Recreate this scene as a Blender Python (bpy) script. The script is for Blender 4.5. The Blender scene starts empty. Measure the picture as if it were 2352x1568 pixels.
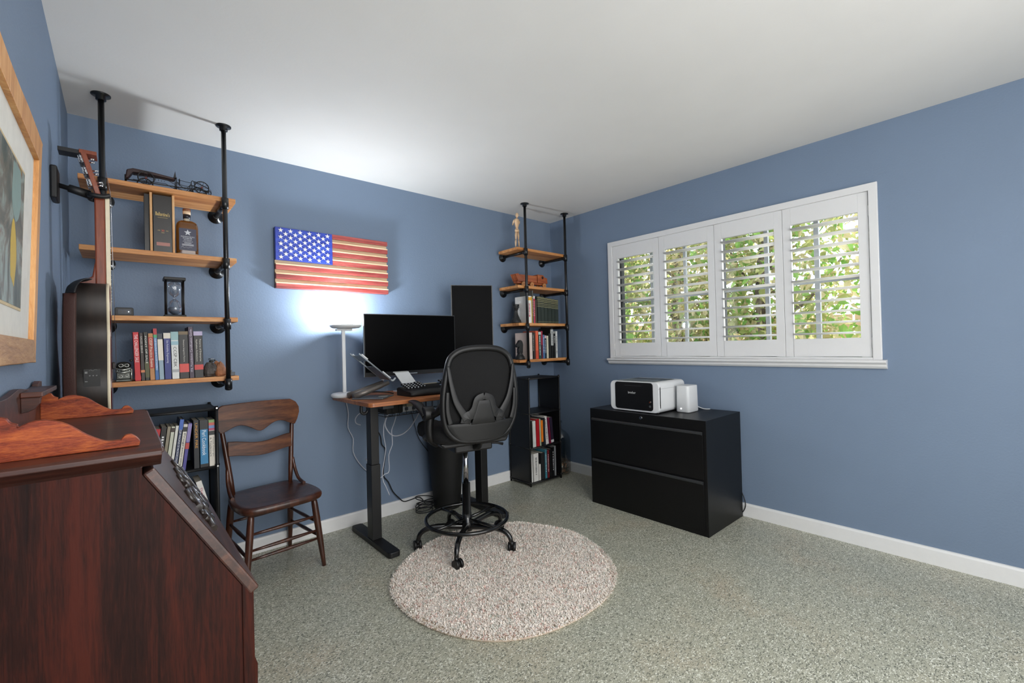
import bpy, math, random
from mathutils import Vector, Matrix
random.seed(7)
S=bpy.context.scene; COL=S.collection
PI=math.pi
# ------------------------------------------------------------------ camera, world, lights, exposure
W=3.448; H=2.44; YF=-4.2
fl,yw,pt,rl=1027.17,0.717183,0.0077559,-0.0251587
f=Vector((math.sin(yw)*math.cos(pt),math.cos(yw)*math.cos(pt),math.sin(pt)))
r0=Vector((math.cos(yw),-math.sin(yw),0)); u0=r0.cross(f)
rt=math.cos(rl)*r0+math.sin(rl)*u0; up=-math.sin(rl)*r0+math.cos(rl)*u0
cd=bpy.data.cameras.new('camera'); cam=bpy.data.objects.new('camera',cd); COL.objects.link(cam)
cd.sensor_width=36; cd.sensor_fit='HORIZONTAL'; cd.lens=fl/2352*36; cd.clip_start=.02
mw=Matrix((rt,up,-f)).transposed().to_4x4(); mw.translation=Vector((-3.25768,-3.1123,1.22911)); cam.matrix_world=mw
S.camera=cam
w=bpy.data.worlds.new('sky'); S.world=w; w.use_nodes=True
nt=w.node_tree; bg=nt.nodes['Background']
sky=nt.nodes.new('ShaderNodeTexSky'); sky.sky_type='NISHITA'; sky.sun_disc=False; sky.sun_elevation=math.radians(38); sky.sun_rotation=math.radians(120)
mixn=nt.nodes.new('ShaderNodeMix'); mixn.data_type='RGBA'; mixn.inputs[0].default_value=.75
nt.links.new(sky.outputs[0],mixn.inputs[6]); mixn.inputs[7].default_value=(5.2,5.6,6.2,1)
nt.links.new(mixn.outputs[2],bg.inputs[0]); bg.inputs[1].default_value=.8
def light(name,kind,loc,energy,color=(1,1,1),rot=(0,0,0),**k):
    l=bpy.data.lights.new(name,kind); l.energy=energy; l.color=color
    for a,b in k.items(): setattr(l,a,b)
    o=bpy.data.objects.new(name,l); o.location=loc; o.rotation_euler=rot; COL.objects.link(o); return o
light('sun','SUN',(4,3,8),22,(1,.96,.88),(math.radians(-35),math.radians(28),0),angle=.01)
# added fill light just inside the solid wall behind the camera
light('rear_fill_light','AREA',(-2.1,YF+.03,1.2),72,(1,.985,.96),(math.radians(90),0,0),shape='RECTANGLE',size=2.6,size_y=2.2)
# added fill light, behind and above the camera
# this fill (behind the camera) is built below as a glowing globe, near the room shell
S.view_settings.view_transform='Standard'; S.view_settings.look='None'; S.view_settings.exposure=0.0; S.view_settings.gamma=1
S.view_settings.use_curve_mapping=False
# ------------------------------------------------------------------ materials
def lin(h):
    h=h.lstrip('#'); c=[int(h[i:i+2],16)/255 for i in (0,2,4)]
    return tuple((x/12.92 if x<=.04045 else ((x+.055)/1.055)**2.4) for x in c)+(1,)
MC={}
def pm(name):
    m=bpy.data.materials.new(name); m.use_nodes=True
    n=m.node_tree; return m,n,n.nodes['Principled BSDF']
def tc(n,scale=(1,1,1),rot=(0,0,0)):
    t=n.nodes.new('ShaderNodeTexCoord'); mp=n.nodes.new('ShaderNodeMapping'); mp.inputs['Scale'].default_value=scale; mp.inputs['Rotation'].default_value=rot
    n.links.new(t.outputs['Object'],mp.inputs[0]); return mp.outputs[0]
def noise(n,vec,scale,detail=4,rough=.6,dist=0):
    x=n.nodes.new('ShaderNodeTexNoise'); x.inputs['Scale'].default_value=scale; x.inputs['Detail'].default_value=detail; x.inputs['Roughness'].default_value=rough
    if 'Distortion' in x.inputs: x.inputs['Distortion'].default_value=dist
    n.links.new(vec,x.inputs['Vector']); return x.outputs['Fac']
def ramp(n,fac,stops,interp='LINEAR'):
    r=n.nodes.new('ShaderNodeValToRGB'); r.color_ramp.interpolation=interp
    e=r.color_ramp.elements
    while len(e)<len(stops): e.new(.5)
    for i,(p,c) in enumerate(stops): e[i].position=p; e[i].color=c if len(c)==4 else (*c,1)
    n.links.new(fac,r.inputs[0]); return r.outputs[0]
def bump(n,p,h,strength,dist):
    b=n.nodes.new('ShaderNodeBump'); b.inputs['Strength'].default_value=strength; b.inputs['Distance'].default_value=dist
    n.links.new(h,b.inputs['Height']); n.links.new(b.outputs[0],p.inputs['Normal'])
def plain(hexc,rough=.5,metal=0,name=None,var=.06,coat=0,bs=0,spec=None):
    k=(hexc,rough,metal,coat,bs,spec)
    if k in MC: return MC[k]
    m,n,p=pm(name or 'paint_'+hexc.strip('#')); c=lin(hexc)
    fac=noise(n,tc(n),22,3)
    a=tuple(max(0,x*(1-var)) for x in c[:3])+(1,); b=tuple(min(1,x*(1+var)) for x in c[:3])+(1,)
    n.links.new(ramp(n,fac,[(.3,a),(.7,b)]),p.inputs['Base Color'])
    p.inputs['Roughness'].default_value=rough; p.inputs['Metallic'].default_value=metal
    if coat: p.inputs['Coat Weight'].default_value=coat; p.inputs['Coat Roughness'].default_value=.1
    if spec is not None: p.inputs['Specular IOR Level'].default_value=spec
    if bs: bump(n,p,noise(n,tc(n),400,2),bs,.001)
    MC[k]=m; return m
def wood(name,c1,c2,c3,ax='x',rough=.35,scale=9,stretch=14,coat=0,spec=.5,bstr=.15,fine=1.0):
    m,n,p=pm(name); sc=[1,1,1]; sc['xyz'.index(ax)]=1/stretch
    sc=[s*scale for s in sc]
    v=tc(n,tuple(sc))
    f1=noise(n,v,1.6,6,.62,.9)
    v2=tc(n,tuple(s*7 for s in sc)); f2=noise(n,v2,2.2,3,.7,.2)
    mx=n.nodes.new('ShaderNodeMath'); mx.operation='MULTIPLY_ADD'; n.links.new(f2,mx.inputs[0]); mx.inputs[1].default_value=.35*fine; n.links.new(f1,mx.inputs[2])
    lo=.5+.1*fine
    n.links.new(ramp(n,mx.outputs[0],[(lo-.17,lin(c1)),(lo+.07,lin(c2)),(lo+.3,lin(c3))]),p.inputs['Base Color'])
    p.inputs['Roughness'].default_value=rough; p.inputs['Specular IOR Level'].default_value=spec
    if coat: p.inputs['Coat Weight'].default_value=coat; p.inputs['Coat Roughness'].default_value=.18
    bump(n,p,mx.outputs[0],bstr,.003); return m
def wallpaint(name,hexc,bst=.25,rough=.7,scale=130):
    m,n,p=pm(name); v=tc(n); c=lin(hexc)
    fac=noise(n,v,1.3,3); n.links.new(ramp(n,fac,[(.3,tuple(x*.97 for x in c[:3])+(1,)),(.7,tuple(x*1.03 for x in c[:3])+(1,))]),p.inputs['Base Color'])
    p.inputs['Roughness'].default_value=rough; p.inputs['Specular IOR Level'].default_value=.35
    bump(n,p,noise(n,v,scale,3,.55),bst,.004); return m
M_wall=wallpaint('blue_wall_paint','#73849A',.3,.62,95)
M_ceil=wallpaint('ceiling_paint','#DFDDD9',.1,.9,60)
M_white=plain('#E4E4E3',.35,name='white_trim_paint',var=.015)
M_shut=plain('#DCDCDC',.32,name='shutter_paint',var=.01)
def floor_mat():
    m,n,p=pm('flecked_epoxy_floor')
    v=tc(n,(1,1.6,1),(0,0,.5))
    base=ramp(n,noise(n,tc(n),2.2,4,.6),[(.3,lin('#A5A798')),(.55,lin('#ACAB99')),(.75,lin('#B4AA94'))])
    cur=base
    for sc,lo,hi,rot in ((150,.86,.90,0),(210,.90,.90,.9)):
        vo=n.nodes.new('ShaderNodeTexVoronoi'); vo.inputs['Scale'].default_value=sc; vo.inputs['Randomness'].default_value=1
        n.links.new(tc(n,(1,1.7,1),(0,0,.5+rot)),vo.inputs['Vector'])
        sep=n.nodes.new('ShaderNodeSeparateColor'); n.links.new(vo.outputs['Color'],sep.inputs[0])
        for out,thr,colr in ((0,.92,'#DCDDD0'),(1,.90,'#6C6E62')):
            cmp=n.nodes.new('ShaderNodeMath'); cmp.operation='GREATER_THAN'; n.links.new(sep.outputs[out],cmp.inputs[0]); cmp.inputs[1].default_value=thr
            mx=n.nodes.new('ShaderNodeMix'); mx.data_type='RGBA'; n.links.new(cmp.outputs[0],mx.inputs[0]); n.links.new(cur,mx.inputs[6]); mx.inputs[7].default_value=lin(colr); cur=mx.outputs[2]
    n.links.new(cur,p.inputs['Base Color']); p.inputs['Roughness'].default_value=.38; p.inputs['Specular IOR Level'].default_value=.5
    bump(n,p,noise(n,tc(n),60,3),.06,.002); return m
M_floor=floor_mat()
M_desk=wood('dark_mahogany_desk','#100503','#27100A','#41190F','z',.5,14,14,spec=.15,fine=1.6,bstr=.12)
M_deskh=wood('dark_mahogany_horizontal','#1C0D09','#3E1E14','#5C3020','x',.42,10,8,coat=.1,bstr=.1)
M_deskl=wood('mahogany_lid','#1E100C','#3C2118','#5E3827','y',.36,9,8,coat=.25,bstr=.12)
M_gal=wood('orange_oak_gallery','#3A1005','#84351A','#B05A28','x',.45,30,6,bstr=.35,fine=1.5,spec=.3)
M_chair=wood('brown_oak_chair','#28130A','#58321E','#7C4D2E','x',.45,12,8,coat=.05,spec=.3)
M_chleg=wood('dark_oak_legs','#1D0E09','#3F2014','#5C3320','z',.33,14,8,coat=.3)
M_pine=wood('stained_pine','#8C4F25','#C98A50','#E0AE77','x',.5,9,10)
M_top=wood('walnut_laminate','#7A4426','#A9693F','#C28555','x',.38,9,12)
M_frame=wood('natural_edge_frame','#96602E','#C68C50','#DBAA70','z',.5,12,6,bstr=.4)
M_frameh=wood('natural_edge_frame_h','#7C5230','#A97C4E','#C49A68','y',.5,12,6,bstr=.6)
M_black=plain('#0B0C0E',.32,name='black_pipe',coat=.3)
M_blackm=plain('#0D0D0E',.5,name='black_metal',bs=.2)
M_cab=plain('#070708',.42,name='black_cabinet',var=.1,spec=.35)
M_plast=plain('#0C0C0D',.45,name='black_plastic',bs=.3)
M_fabric=plain('#0D0D0E',.85,name='black_fabric',bs=1.0)
M_chrome=plain('#C8C8CA',.12,1,name='chrome')
M_steel=plain('#AEB3B6',.32,1,name='brushed_aluminium')
M_wplast=plain('#D9DBDC',.35,name='white_plastic',var=.01)
M_pages=plain('#CFC8B8',.8,name='paper',var=.08)
def glass(name,tint=(1,1,1),gloss=.06):
    m=bpy.data.materials.new(name); m.use_nodes=True; n=m.node_tree; n.nodes.clear()
    o=n.nodes.new('ShaderNodeOutputMaterial'); t=n.nodes.new('ShaderNodeBsdfTransparent'); g=n.nodes.new('ShaderNodeBsdfGlossy'); x=n.nodes.new('ShaderNodeMixShader')
    fr=n.nodes.new('ShaderNodeLayerWeight'); fr.inputs[0].default_value=.35
    mm=n.nodes.new('ShaderNodeMath'); mm.operation='MULTIPLY_ADD'; n.links.new(fr.outputs['Facing'],mm.inputs[0]); mm.inputs[1].default_value=.45; mm.inputs[2].default_value=gloss
    t.inputs[0].default_value=(*tint,1); g.inputs['Roughness'].default_value=.03
    n.links.new(mm.outputs[0],x.inputs[0]); n.links.new(t.outputs[0],x.inputs[1]); n.links.new(g.outputs[0],x.inputs[2]); n.links.new(x.outputs[0],o.inputs[0]); return m
M_glass=glass('clear_glass',(.97,.985,.98),.03); M_bottle=glass('thin_glass',(.80,.83,.82),.2); M_hour=glass('hourglass_glass',(.93,.94,.95),.12)
def emit(name,c,s):
    m=bpy.data.materials.new(name); m.use_nodes=True; n=m.node_tree; p=n.nodes['Principled BSDF']
    p.inputs['Emission Color'].default_value=(*c,1); p.inputs['Emission Strength'].default_value=s; return m
# ------------------------------------------------------------------ mesh builder
TX={}
def text_geo(s):
    if s in TX: return TX[s]
    cu=bpy.data.curves.new('t','FONT'); cu.body=s; cu.size=1; cu.resolution_u=2; cu.align_x='CENTER'; cu.align_y='CENTER'
    o=bpy.data.objects.new('t',cu); COL.objects.link(o)
    dg=bpy.context.evaluated_depsgraph_get(); me=bpy.data.meshes.new_from_object(o.evaluated_get(dg))
    vs=[v.co.copy() for v in me.vertices]; fs=[tuple(p.vertices) for p in me.polygons]
    bpy.data.objects.remove(o); bpy.data.curves.remove(cu); bpy.data.meshes.remove(me)
    if vs:
        x0=min(v.x for v in vs);x1=max(v.x for v in vs);y0=min(v.y for v in vs);y1=max(v.y for v in vs)
    else: x0=y0=0;x1=y1=1
    TX[s]=(vs,fs,x0,x1,y0,y1); return TX[s]
ROOT={}
class MB:
    def __init__(s): s.v=[];s.f=[];s.mi=[];s.sm=[];s.mats=[]
    def add(s,vs,fs,mat,smooth=False,M=None):
        if mat not in s.mats: s.mats.append(mat)
        k=s.mats.index(mat); b=len(s.v)
        for v in vs:
            v=Vector(v); s.v.append(M@v if M else v)
        for q in fs: s.f.append(tuple(b+i for i in q)); s.mi.append(k); s.sm.append(smooth)
        return s
    def box(s,x0,x1,y0,y1,z0,z1,mat,M=None):
        x0,x1=sorted((x0,x1));y0,y1=sorted((y0,y1));z0,z1=sorted((z0,z1))
        return s.add([(x,y,z) for z in (z0,z1) for y in (y0,y1) for x in (x0,x1)],[(0,2,3,1),(4,5,7,6),(0,1,5,4),(2,6,7,3),(0,4,6,2),(1,3,7,5)],mat,False,M)
    def ring(s,rings,mat,smooth=True,caps=True,closed=False,M=None):
        n=len(rings[0]); vs=[p for r in rings for p in r]; fs=[]
        m=len(rings)
        for i in range(m if closed else m-1):
            a=i*n;b=((i+1)%m)*n
            for j in range(n): fs.append((a+j,a+(j+1)%n,b+(j+1)%n,b+j))
        s.add(vs,fs,mat,smooth,M)
        if caps and not closed:
            s.add(rings[0],[tuple(range(n))[::-1]],mat,False,M); s.add(rings[-1],[tuple(range(n))],mat,False,M)
        return s
    def tube(s,pts,r,mat,n=8,closed=False,M=None,flat=1.0,upv=None):
        pts=[Vector(p) for p in pts]; m=len(pts); rings=[]; prev=None
        for i,p in enumerate(pts):
            if closed: t=(pts[(i+1)%m]-pts[i-1])
            else: t=pts[min(i+1,m-1)]-pts[max(i-1,0)]
            t.normalize()
            if prev is None:
                a=Vector(upv) if upv else (Vector((0,0,1)) if abs(t.z)<.9 else Vector((1,0,0)))
            else: a=prev
            a=(a-t*a.dot(t)).normalized(); b=t.cross(a); prev=a
            rr=r[i] if isinstance(r,(list,tuple)) else r
            rings.append([p+a*(math.cos(2*PI*k/n)*rr*flat)+b*(math.sin(2*PI*k/n)*rr) for k in range(n)])
        return s.ring(rings,mat,True,not closed,closed,M)
    def cyl(s,p,q,r,mat,r2=None,n=18,M=None): return s.tube([p,q],[r,r if r2 is None else r2],mat,n,M=M)
    def lathe(s,prof,mat,n=24,c=(0,0,0),M=None,caps=True):
        return s.ring([[Vector((c[0]+r*math.cos(2*PI*k/n),c[1]+r*math.sin(2*PI*k/n),c[2]+z)) for k in range(n)] for r,z in prof],mat,True,caps,False,M)
    def prism(s,poly,lo,hi,ax,mat,M=None,smooth=False):
        def P(a,b,c): return {'x':(c,a,b),'y':(a,c,b),'z':(a,b,c)}[ax]
        A=[P(a,b,lo) for a,b in poly]; B=[P(a,b,hi) for a,b in poly]; n=len(poly)
        s.add(A+B,[(i,(i+1)%n,n+(i+1)%n,n+i) for i in range(n)],mat,smooth,M)
        s.add(A,[tuple(range(n))[::-1]],mat,False,M); return s.add(B,[tuple(range(n))],mat,False,M)
    def ball(s,c,r,mat,n=14,m=9,M=None):
        if not isinstance(r,(list,tuple)): r=(r,r,r)
        rings=[]
        for i in range(1,m):
            a=PI*i/m; rings.append([Vector((c[0]+r[0]*math.sin(a)*math.cos(2*PI*k/n),c[1]+r[1]*math.sin(a)*math.sin(2*PI*k/n),c[2]+r[2]*math.cos(a))) for k in range(n)])
        s.ring(rings,mat,True,False,False,M)
        t=Vector((c[0],c[1],c[2]+r[2])); b=Vector((c[0],c[1],c[2]-r[2]))
        s.add([t]+rings[0],[(0,1+k,1+(k+1)%n) for k in range(n)],mat,True,M); return s.add([b]+rings[-1],[(0,1+(k+1)%n,1+k) for k in range(n)],mat,True,M)
    def text(s,t,mat,M,w=None,h=None):
        if t[0]=='~':   # lettering too small to read: a row of uneven strokes
            k=int(t[1:]); rr=random.Random(k*7+int((w or 0)*1e4)); x=-w/2; st=w/(k*2)
            while x<w/2-st:
                a=st*rr.uniform(.5,1.3); hh=h*rr.uniform(.55,1)/2
                s.add([(x,-hh,0),(x+a,-hh,0),(x+a,hh,0),(x,hh,0)],[(0,1,2,3)],mat,False,M); x+=a+st*rr.uniform(.25,.9)
            return s
        """text in its own xy plane, centred, fitted to width w / height h, placed by M"""
        vs,fs,x0,x1,y0,y1=text_geo(t)
        if not vs: return s
        sx=w/(x1-x0) if w else None; sy=h/(y1-y0) if h else None
        if sx is None: sx=sy
        if sy is None: sy=sx
        cx,cy=(x0+x1)/2,(y0+y1)/2
        return s.add([((v.x-cx)*sx,(v.y-cy)*sy,0) for v in vs],fs,mat,False,M)
    def build(s,name,parent=None,world=True,loc=None,bevel=0,seg=2,mod=None):
        root=None
        if parent is not None:
            root=parent
            while root.parent is not None: root=root.parent
        vs=s.v
        if root is not None and world:
            inv=ROOT[root.name]; vs=[inv@v for v in vs]
        elif root is None and loc is not None:
            L=Vector(loc); vs=[v-L for v in vs]
        me=bpy.data.meshes.new(name); me.from_pydata([tuple(v) for v in vs],[],s.f)
        for m in s.mats: me.materials.append(m)
        me.polygons.foreach_set('material_index',s.mi); me.polygons.foreach_set('use_smooth',s.sm); me.update()
        import bmesh
        bm=bmesh.new(); bm.from_mesh(me); bmesh.ops.remove_doubles(bm,verts=bm.verts,dist=1e-6) if len(s.v)<60000 and not getattr(s,'nodouble',False) else None
        if not getattr(s,'nodouble',False): bmesh.ops.recalc_face_normals(bm,faces=bm.faces)
        bm.to_mesh(me); bm.free()
        o=bpy.data.objects.new(name,me); COL.objects.link(o)
        if parent is not None: o.parent=parent
        elif loc is not None: o.location=loc
        if bevel:
            b=o.modifiers.new('bevel','BEVEL'); b.width=bevel; b.segments=seg; b.limit_method='ANGLE'; b.angle_limit=math.radians(40); b.harden_normals=False
        if parent is None: ROOT[o.name]=Matrix.Translation(-Vector(loc or (0,0,0)))
        return o
def tag(o,label,cat,group=None,kind=None):
    if label: o['label']=label
    if cat: o['category']=cat
    if group: o['group']=group
    if kind: o['kind']=kind
    return o
def thing(name,label,cat,loc,rz=0,group=None):
    o=bpy.data.objects.new(name,None); o.empty_display_size=.05; COL.objects.link(o); o.location=loc; o.rotation_euler=(0,0,rz)
    ROOT[o.name]=(Matrix.Translation(Vector(loc))@Matrix.Rotation(rz,4,'Z')).inverted()
    return tag(o,label,cat,group)
def struct(o,label=None):
    o['kind']='structure'
    if label: o['label']=label
    return o
def dup(o,parent=None):
    c=o.copy(); COL.objects.link(c); c.parent=parent
    for ch in list(o.children): dup(ch,c)
    return c
def rrect(x0,x1,y0,y1,r,n=5):
    P=[]
    for cx,cy,a0 in ((x1-r,y0+r,-PI/2),(x1-r,y1-r,0),(x0+r,y1-r,PI/2),(x0+r,y0+r,PI)):
        for i in range(n+1): a=a0+PI/2*i/n; P.append((cx+r*math.cos(a),cy+r*math.sin(a)))
    return P
def spl(pts,n=6):
    """Catmull-Rom smoothing of a list of points (any dimension)"""
    P=[Vector(p) if len(p)==3 else Vector((p[0],p[1],0)) for p in pts]; out=[]
    for i in range(len(P)-1):
        p0=P[max(i-1,0)];p1=P[i];p2=P[i+1];p3=P[min(i+2,len(P)-1)]
        for k in range(n):
            t=k/n; out.append(.5*((2*p1)+(p2-p0)*t+(2*p0-5*p1+4*p2-p3)*t*t+(3*p1-p0-3*p2+p3)*t**3))
    out.append(P[-1])
    return out if len(pts[0])==3 else [(v.x,v.y) for v in out]
def Mx(o,x,y):  # matrix with local x,y axes and origin
    x=Vector(x).normalized(); y=Vector(y).normalized(); z=x.cross(y)
    m=Matrix((x,y,z)).transposed().to_4x4(); m.translation=Vector(o); return m
# ------------------------------------------------------------------ room shell
struct(MB().box(-W-.15,.15,YF-.15,.15,-.1,0,M_floor).build('floor',loc=(-1.7,-2,0)),'grey flecked epoxy floor')
struct(MB().box(-W-.15,.15,YF-.15,.15,H,H+.12,M_ceil).build('ceiling',loc=(-1.7,-2,H)),'smooth off-white ceiling')
struct(MB().box(-W-.15,.15,0,.15,0,H,M_wall).build('wall_back',loc=(-1.7,0,0)),'blue painted back wall')
struct(MB().box(-W-.15,-W,YF,0,0,H,M_wall).build('wall_left',loc=(-W,-2,0)),'blue painted left wall')
struct(MB().box(-W,0,YF-.15,YF,0,H,M_wall).build('wall_front',loc=(-1.7,YF,0)))
wy0,wy1,wz0,wz1=-2.545,-.75,1.095,2.075
b=MB().box(0,.15,YF,wy0,0,H,M_wall).box(0,.15,wy1,0,0,H,M_wall).box(0,.15,wy0,wy1,0,wz0,M_wall).box(0,.15,wy0,wy1,wz1,H,M_wall)
struct(b.build('wall_right',loc=(0,-2,0)),'blue painted wall with the shuttered window')
def baseboard(name,pts,horizontal):
    b=MB(); prof=[(0,0),(.014,0),(.014,.078),(.009,.088),(0,.09)]
    (a,c)=pts
    if horizontal: b.prism([(-y,z) for y,z in prof],a,c,'x',M_white)
    else:
        sgn,x,y0,y1=horizontal is None,0,a,c
        b.prism([(-q,z) for q,z in prof],a,c,'y',M_white)
    return struct(b.build(name,loc=(0,0,0) if not horizontal else (0,0,0)))
baseboard('baseboard_back',(-W,0),True)
baseboard('baseboard_right',(YF,-.014),False)
b=MB().prism([(-W+q,z) for q,z in [(0,0),(.014,0),(.014,.078),(.009,.088),(0,.09)]],YF,-.014,'y',M_white); struct(b.build('baseboard_left'))
# unseen door frame, added behind the camera to go with the rear fill light
dr=bpy.data.objects.new('added_door_1',None); COL.objects.link(dr); dr.location=(-1.35,YF,0); ROOT['added_door_1']=Matrix.Translation((1.35,-YF,0)); struct(dr)
b=MB().box(-2.5,-2.42,YF,YF+.02,0,2.25,M_white).box(-.28,-.2,YF,YF+.02,0,2.25,M_white).box(-2.5,-.2,YF,YF+.02,2.22,2.3,M_white); b.build('added_door_frame',dr)
cl=thing('added_fill_globe','added glowing fill-light globe on a short stem, behind the camera','lamp',(-2.6,-3.7,H))  # unseen globe added to brighten the room, shaped like a pendant lamp
MB().lathe([(.06,0),(.06,-.02),(.012,-.03),(.012,-.14)],M_white,24,c=(-2.6,-3.7,H)).build('canopy',cl)
MB().ball((-2.6,-3.7,H-.33),.2,emit('fill_globe_glow',(1,.97,.92),27),32,20).build('fill_globe',cl)
# ------------------------------------------------------------------ window with plantation shutters
win=bpy.data.objects.new('window_1',None); COL.objects.link(win); win.location=(0,-1.645,1.58); ROOT['window_1']=Matrix.Translation((0,1.645,-1.58)); struct(win,'wide white window with four louvred shutter panels')
b=MB(); cy0,cy1,cz0,cz1=-2.58,-.712,1.092,2.105; cw=.042
for pl in ([(cy0,cz0),(cy0+cw,cz0),(cy0+cw,cz1-cw),(cy0,cz1)],[(cy1,cz0),(cy1,cz1),(cy1-cw,cz1-cw),(cy1-cw,cz0)],[(cy0,cz1),(cy0+cw,cz1-cw),(cy1-cw,cz1-cw),(cy1,cz1)],[(cy0+cw,cz0),(cy1-cw,cz0),(cy1-cw,cz0+.014),(cy0+cw,cz0+.014)]):
    b.prism(pl,-.022,.0,'x',M_shut)
b.build('window_casing',win,bevel=.003)
b=MB().prism([(0,1.04),(-.018,1.043),(-.03,1.055),(-.032,1.066),(-.042,1.072),(-.05,1.078),(-.05,1.09),(0,1.093)],-2.6,-.695,'y',M_shut); b.build('window_sill',win,bevel=.0015)
b=MB()
for (y0,y1,z0,z1) in ((wy0,wy0+.006,wz0,wz1),(wy1-.006,wy1,wz0,wz1),(wy0,wy1,wz1-.006,wz1),(wy0,wy1,wz0,wz0+.006)): b.box(-.002,.15,y0,y1,z0,z1,M_shut)
b.build('window_jamb',win)
edges=[-.757,-1.199,-1.692,-2.135,-2.532]
opens=[(-.808,-1.15),(-1.248,-1.594),(-1.694-.0,-2.04),(-2.136,-2.485)]
edges=[-.757,-1.2,-1.645,-2.09,-2.536]
opens=[(-.808,-1.15),(-1.25,-1.594),(-1.698,-2.04),(-2.138,-2.486)]
lv=None
for i in range(4):
    yb,ya=edges[i]-.0012,edges[i+1]+.0012; ob,oa=opens[i]
    b=MB(); x0,x1=-.010,.018; z0,z1,oz0,oz1=1.109,2.062,1.221,1.953
    b.box(x0,x1,ya,oa,z0,z1,M_shut).box(x0,x1,ob,yb,z0,z1,M_shut).box(x0,x1,oa,ob,z0,oz0,M_shut).box(x0,x1,oa,ob,oz1,z1,M_shut)
    pn=b.build('shutter_panel',win,bevel=.0015)
    for k in range(11):
        zc=oz1-.030-k*.0672
        if lv is None or True:
            n=16; wdt=.040; th=.006; a=math.radians(-3.5)
            poly=[]
            for q in range(n):
                t=2*PI*q/n; u=wdt*math.cos(t); v=th*math.sin(t)
                poly.append((.006+u*math.cos(a)-v*math.sin(a),zc+u*math.sin(a)+v*math.cos(a)))
            MB().prism(poly,oa+.002,ob-.002,'y',M_shut,smooth=True).build('louver',pn)
for y,z in ((-2.537,1.95),(-2.537,1.19),(-.756,1.95),(-.756,1.19)):
    MB().cyl((-.013,y,z-.03),(-.013,y,z+.03),.004,M_shut,n=10).build('hinge',win)
M_alu=plain('#8E9397',.45,.0,name='grey_window_sash'); M_dkg=plain('#23262A',.6,name='dark_window_gasket')
b=MB()
for y0,y1 in ((-1.055,-1.08),(-1.35,-1.37),(-1.94,-1.965),(-2.235,-2.262)): b.box(.095,.12,y1,y0,1.1,2.07,M_alu)
for y0,y1 in ((-.78,-1.64),(-1.66,-2.53)): b.box(.098,.117,y1,y0,1.575,1.603,M_alu)
b.box(.085,.13,-2.54,-.756,1.1,1.118,M_alu).box(.085,.13,-2.54,-.756,2.05,2.07,M_alu)
for y0,y1 in ((-.756,-.776),(-1.625,-1.665),(-2.515,-2.54)): b.box(.085,.13,y1,y0,1.1,2.07,M_dkg)
b.build('window_sash',win)
MB().box(.105,.109,-2.53,-.76,1.11,2.06,M_glass).build('window_pane',win)
# ------------------------------------------------------------------ outside: ground, trees, fence
struct(MB().box(.15,12,-9,10,-.25,-.05,plain('#8E8468',.9,name='dry_ground')).build('ground_outside'),'dry ground outside the window')
def leafmat(name,c1,c2,tr):
    m=bpy.data.materials.new(name); m.use_nodes=True; n=m.node_tree; n.nodes.clear()
    o=n.nodes.new('ShaderNodeOutputMaterial'); d=n.nodes.new('ShaderNodeBsdfDiffuse'); t=n.nodes.new('ShaderNodeBsdfTranslucent'); x=n.nodes.new('ShaderNodeMixShader'); x.inputs[0].default_value=tr
    c=ramp(n,noise(n,tc(n),3.5,3),[(.35,lin(c1)),(.65,lin(c2))]); n.links.new(c,d.inputs[0]); n.links.new(c,t.inputs[0])
    n.links.new(d.outputs[0],x.inputs[1]); n.links.new(t.outputs[0],x.inputs[2]); n.links.new(x.outputs[0],o.inputs[0]); return m
LM=[leafmat('olive_leaf','#8C9450','#C0BE80',.45),leafmat('green_leaf','#6A9440','#A0C468',.5),leafmat('tan_leaf','#B8A878','#DCCDA4',.4)]
M_bark=wood('tree_bark','#3A2E24','#6E5D4C','#94826C','z',.9,8,4)
def tree(x,y,label,mix,n,rad,hz,seed):
    rnd=random.Random(seed); t=thing('tree',label,'tree',(x,y,-.05),group='trees outside the window')
    b=MB(); tips=[]
    b.tube(spl([(x,y,-.05),(x+.05,y+.04,.8),(x-.03,y+.1,1.7),(x+.05,y,2.8)],4),[.09-.004*i for i in range(13)],M_bark,8)
    for k in range(11):
        z=.5+k*.24; a=rnd.uniform(0,2*PI); L=rnd.uniform(.6,1.1)*rad
        e=Vector((x+math.cos(a)*L*.6,y+math.sin(a)*L,z+rnd.uniform(.2,.7))); mid=Vector((x+math.cos(a)*L*.3,y+math.sin(a)*L*.45,z+.1))
        b.tube(spl([(x,y,z),tuple(mid),tuple(e)],3),[.03,.027,.024,.02,.016,.012,.008],M_bark,6); tips+=[mid,e]
    b.build('trunk',t)
    b=MB(); b.nodouble=True
    V=[[],[],[]];F=[[],[],[]]
    for k in range(n):
        if rnd.random()<.55:
            c=rnd.choice(tips)+Vector((rnd.gauss(0,.22),rnd.gauss(0,.28),rnd.gauss(0,.25)))
        else: c=Vector((x+rnd.uniform(-.5,.5)*rad,y+rnd.uniform(-1,1)*rad,rnd.uniform(.2,hz)))
        if c.x<.45: c.x=.45+rnd.random()*.3
        m=rnd.choices((0,1,2),mix)[0]; L=rnd.uniform(.04,.1); wd=L*rnd.uniform(.28,.42)
        R=Matrix.Rotation(rnd.uniform(0,2*PI),3,'Z')@Matrix.Rotation(rnd.gauss(.5,.6),3,'Y')@Matrix.Rotation(rnd.uniform(-1,1),3,'X')
        i=len(V[m])
        for p in ((0,0,0),(L*.35,wd,.006),(L*.75,wd*.7,0),(L*1.15,0,-.01),(L*.75,-wd*.7,0),(L*.35,-wd,.006)): V[m].append(c+R@Vector(p))
        F[m].append((i,i+1,i+2,i+3)); F[m].append((i,i+3,i+4,i+5))
    for m in range(3): b.add(V[m],F[m],LM[m])
    b.build('foliage',t)
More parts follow.
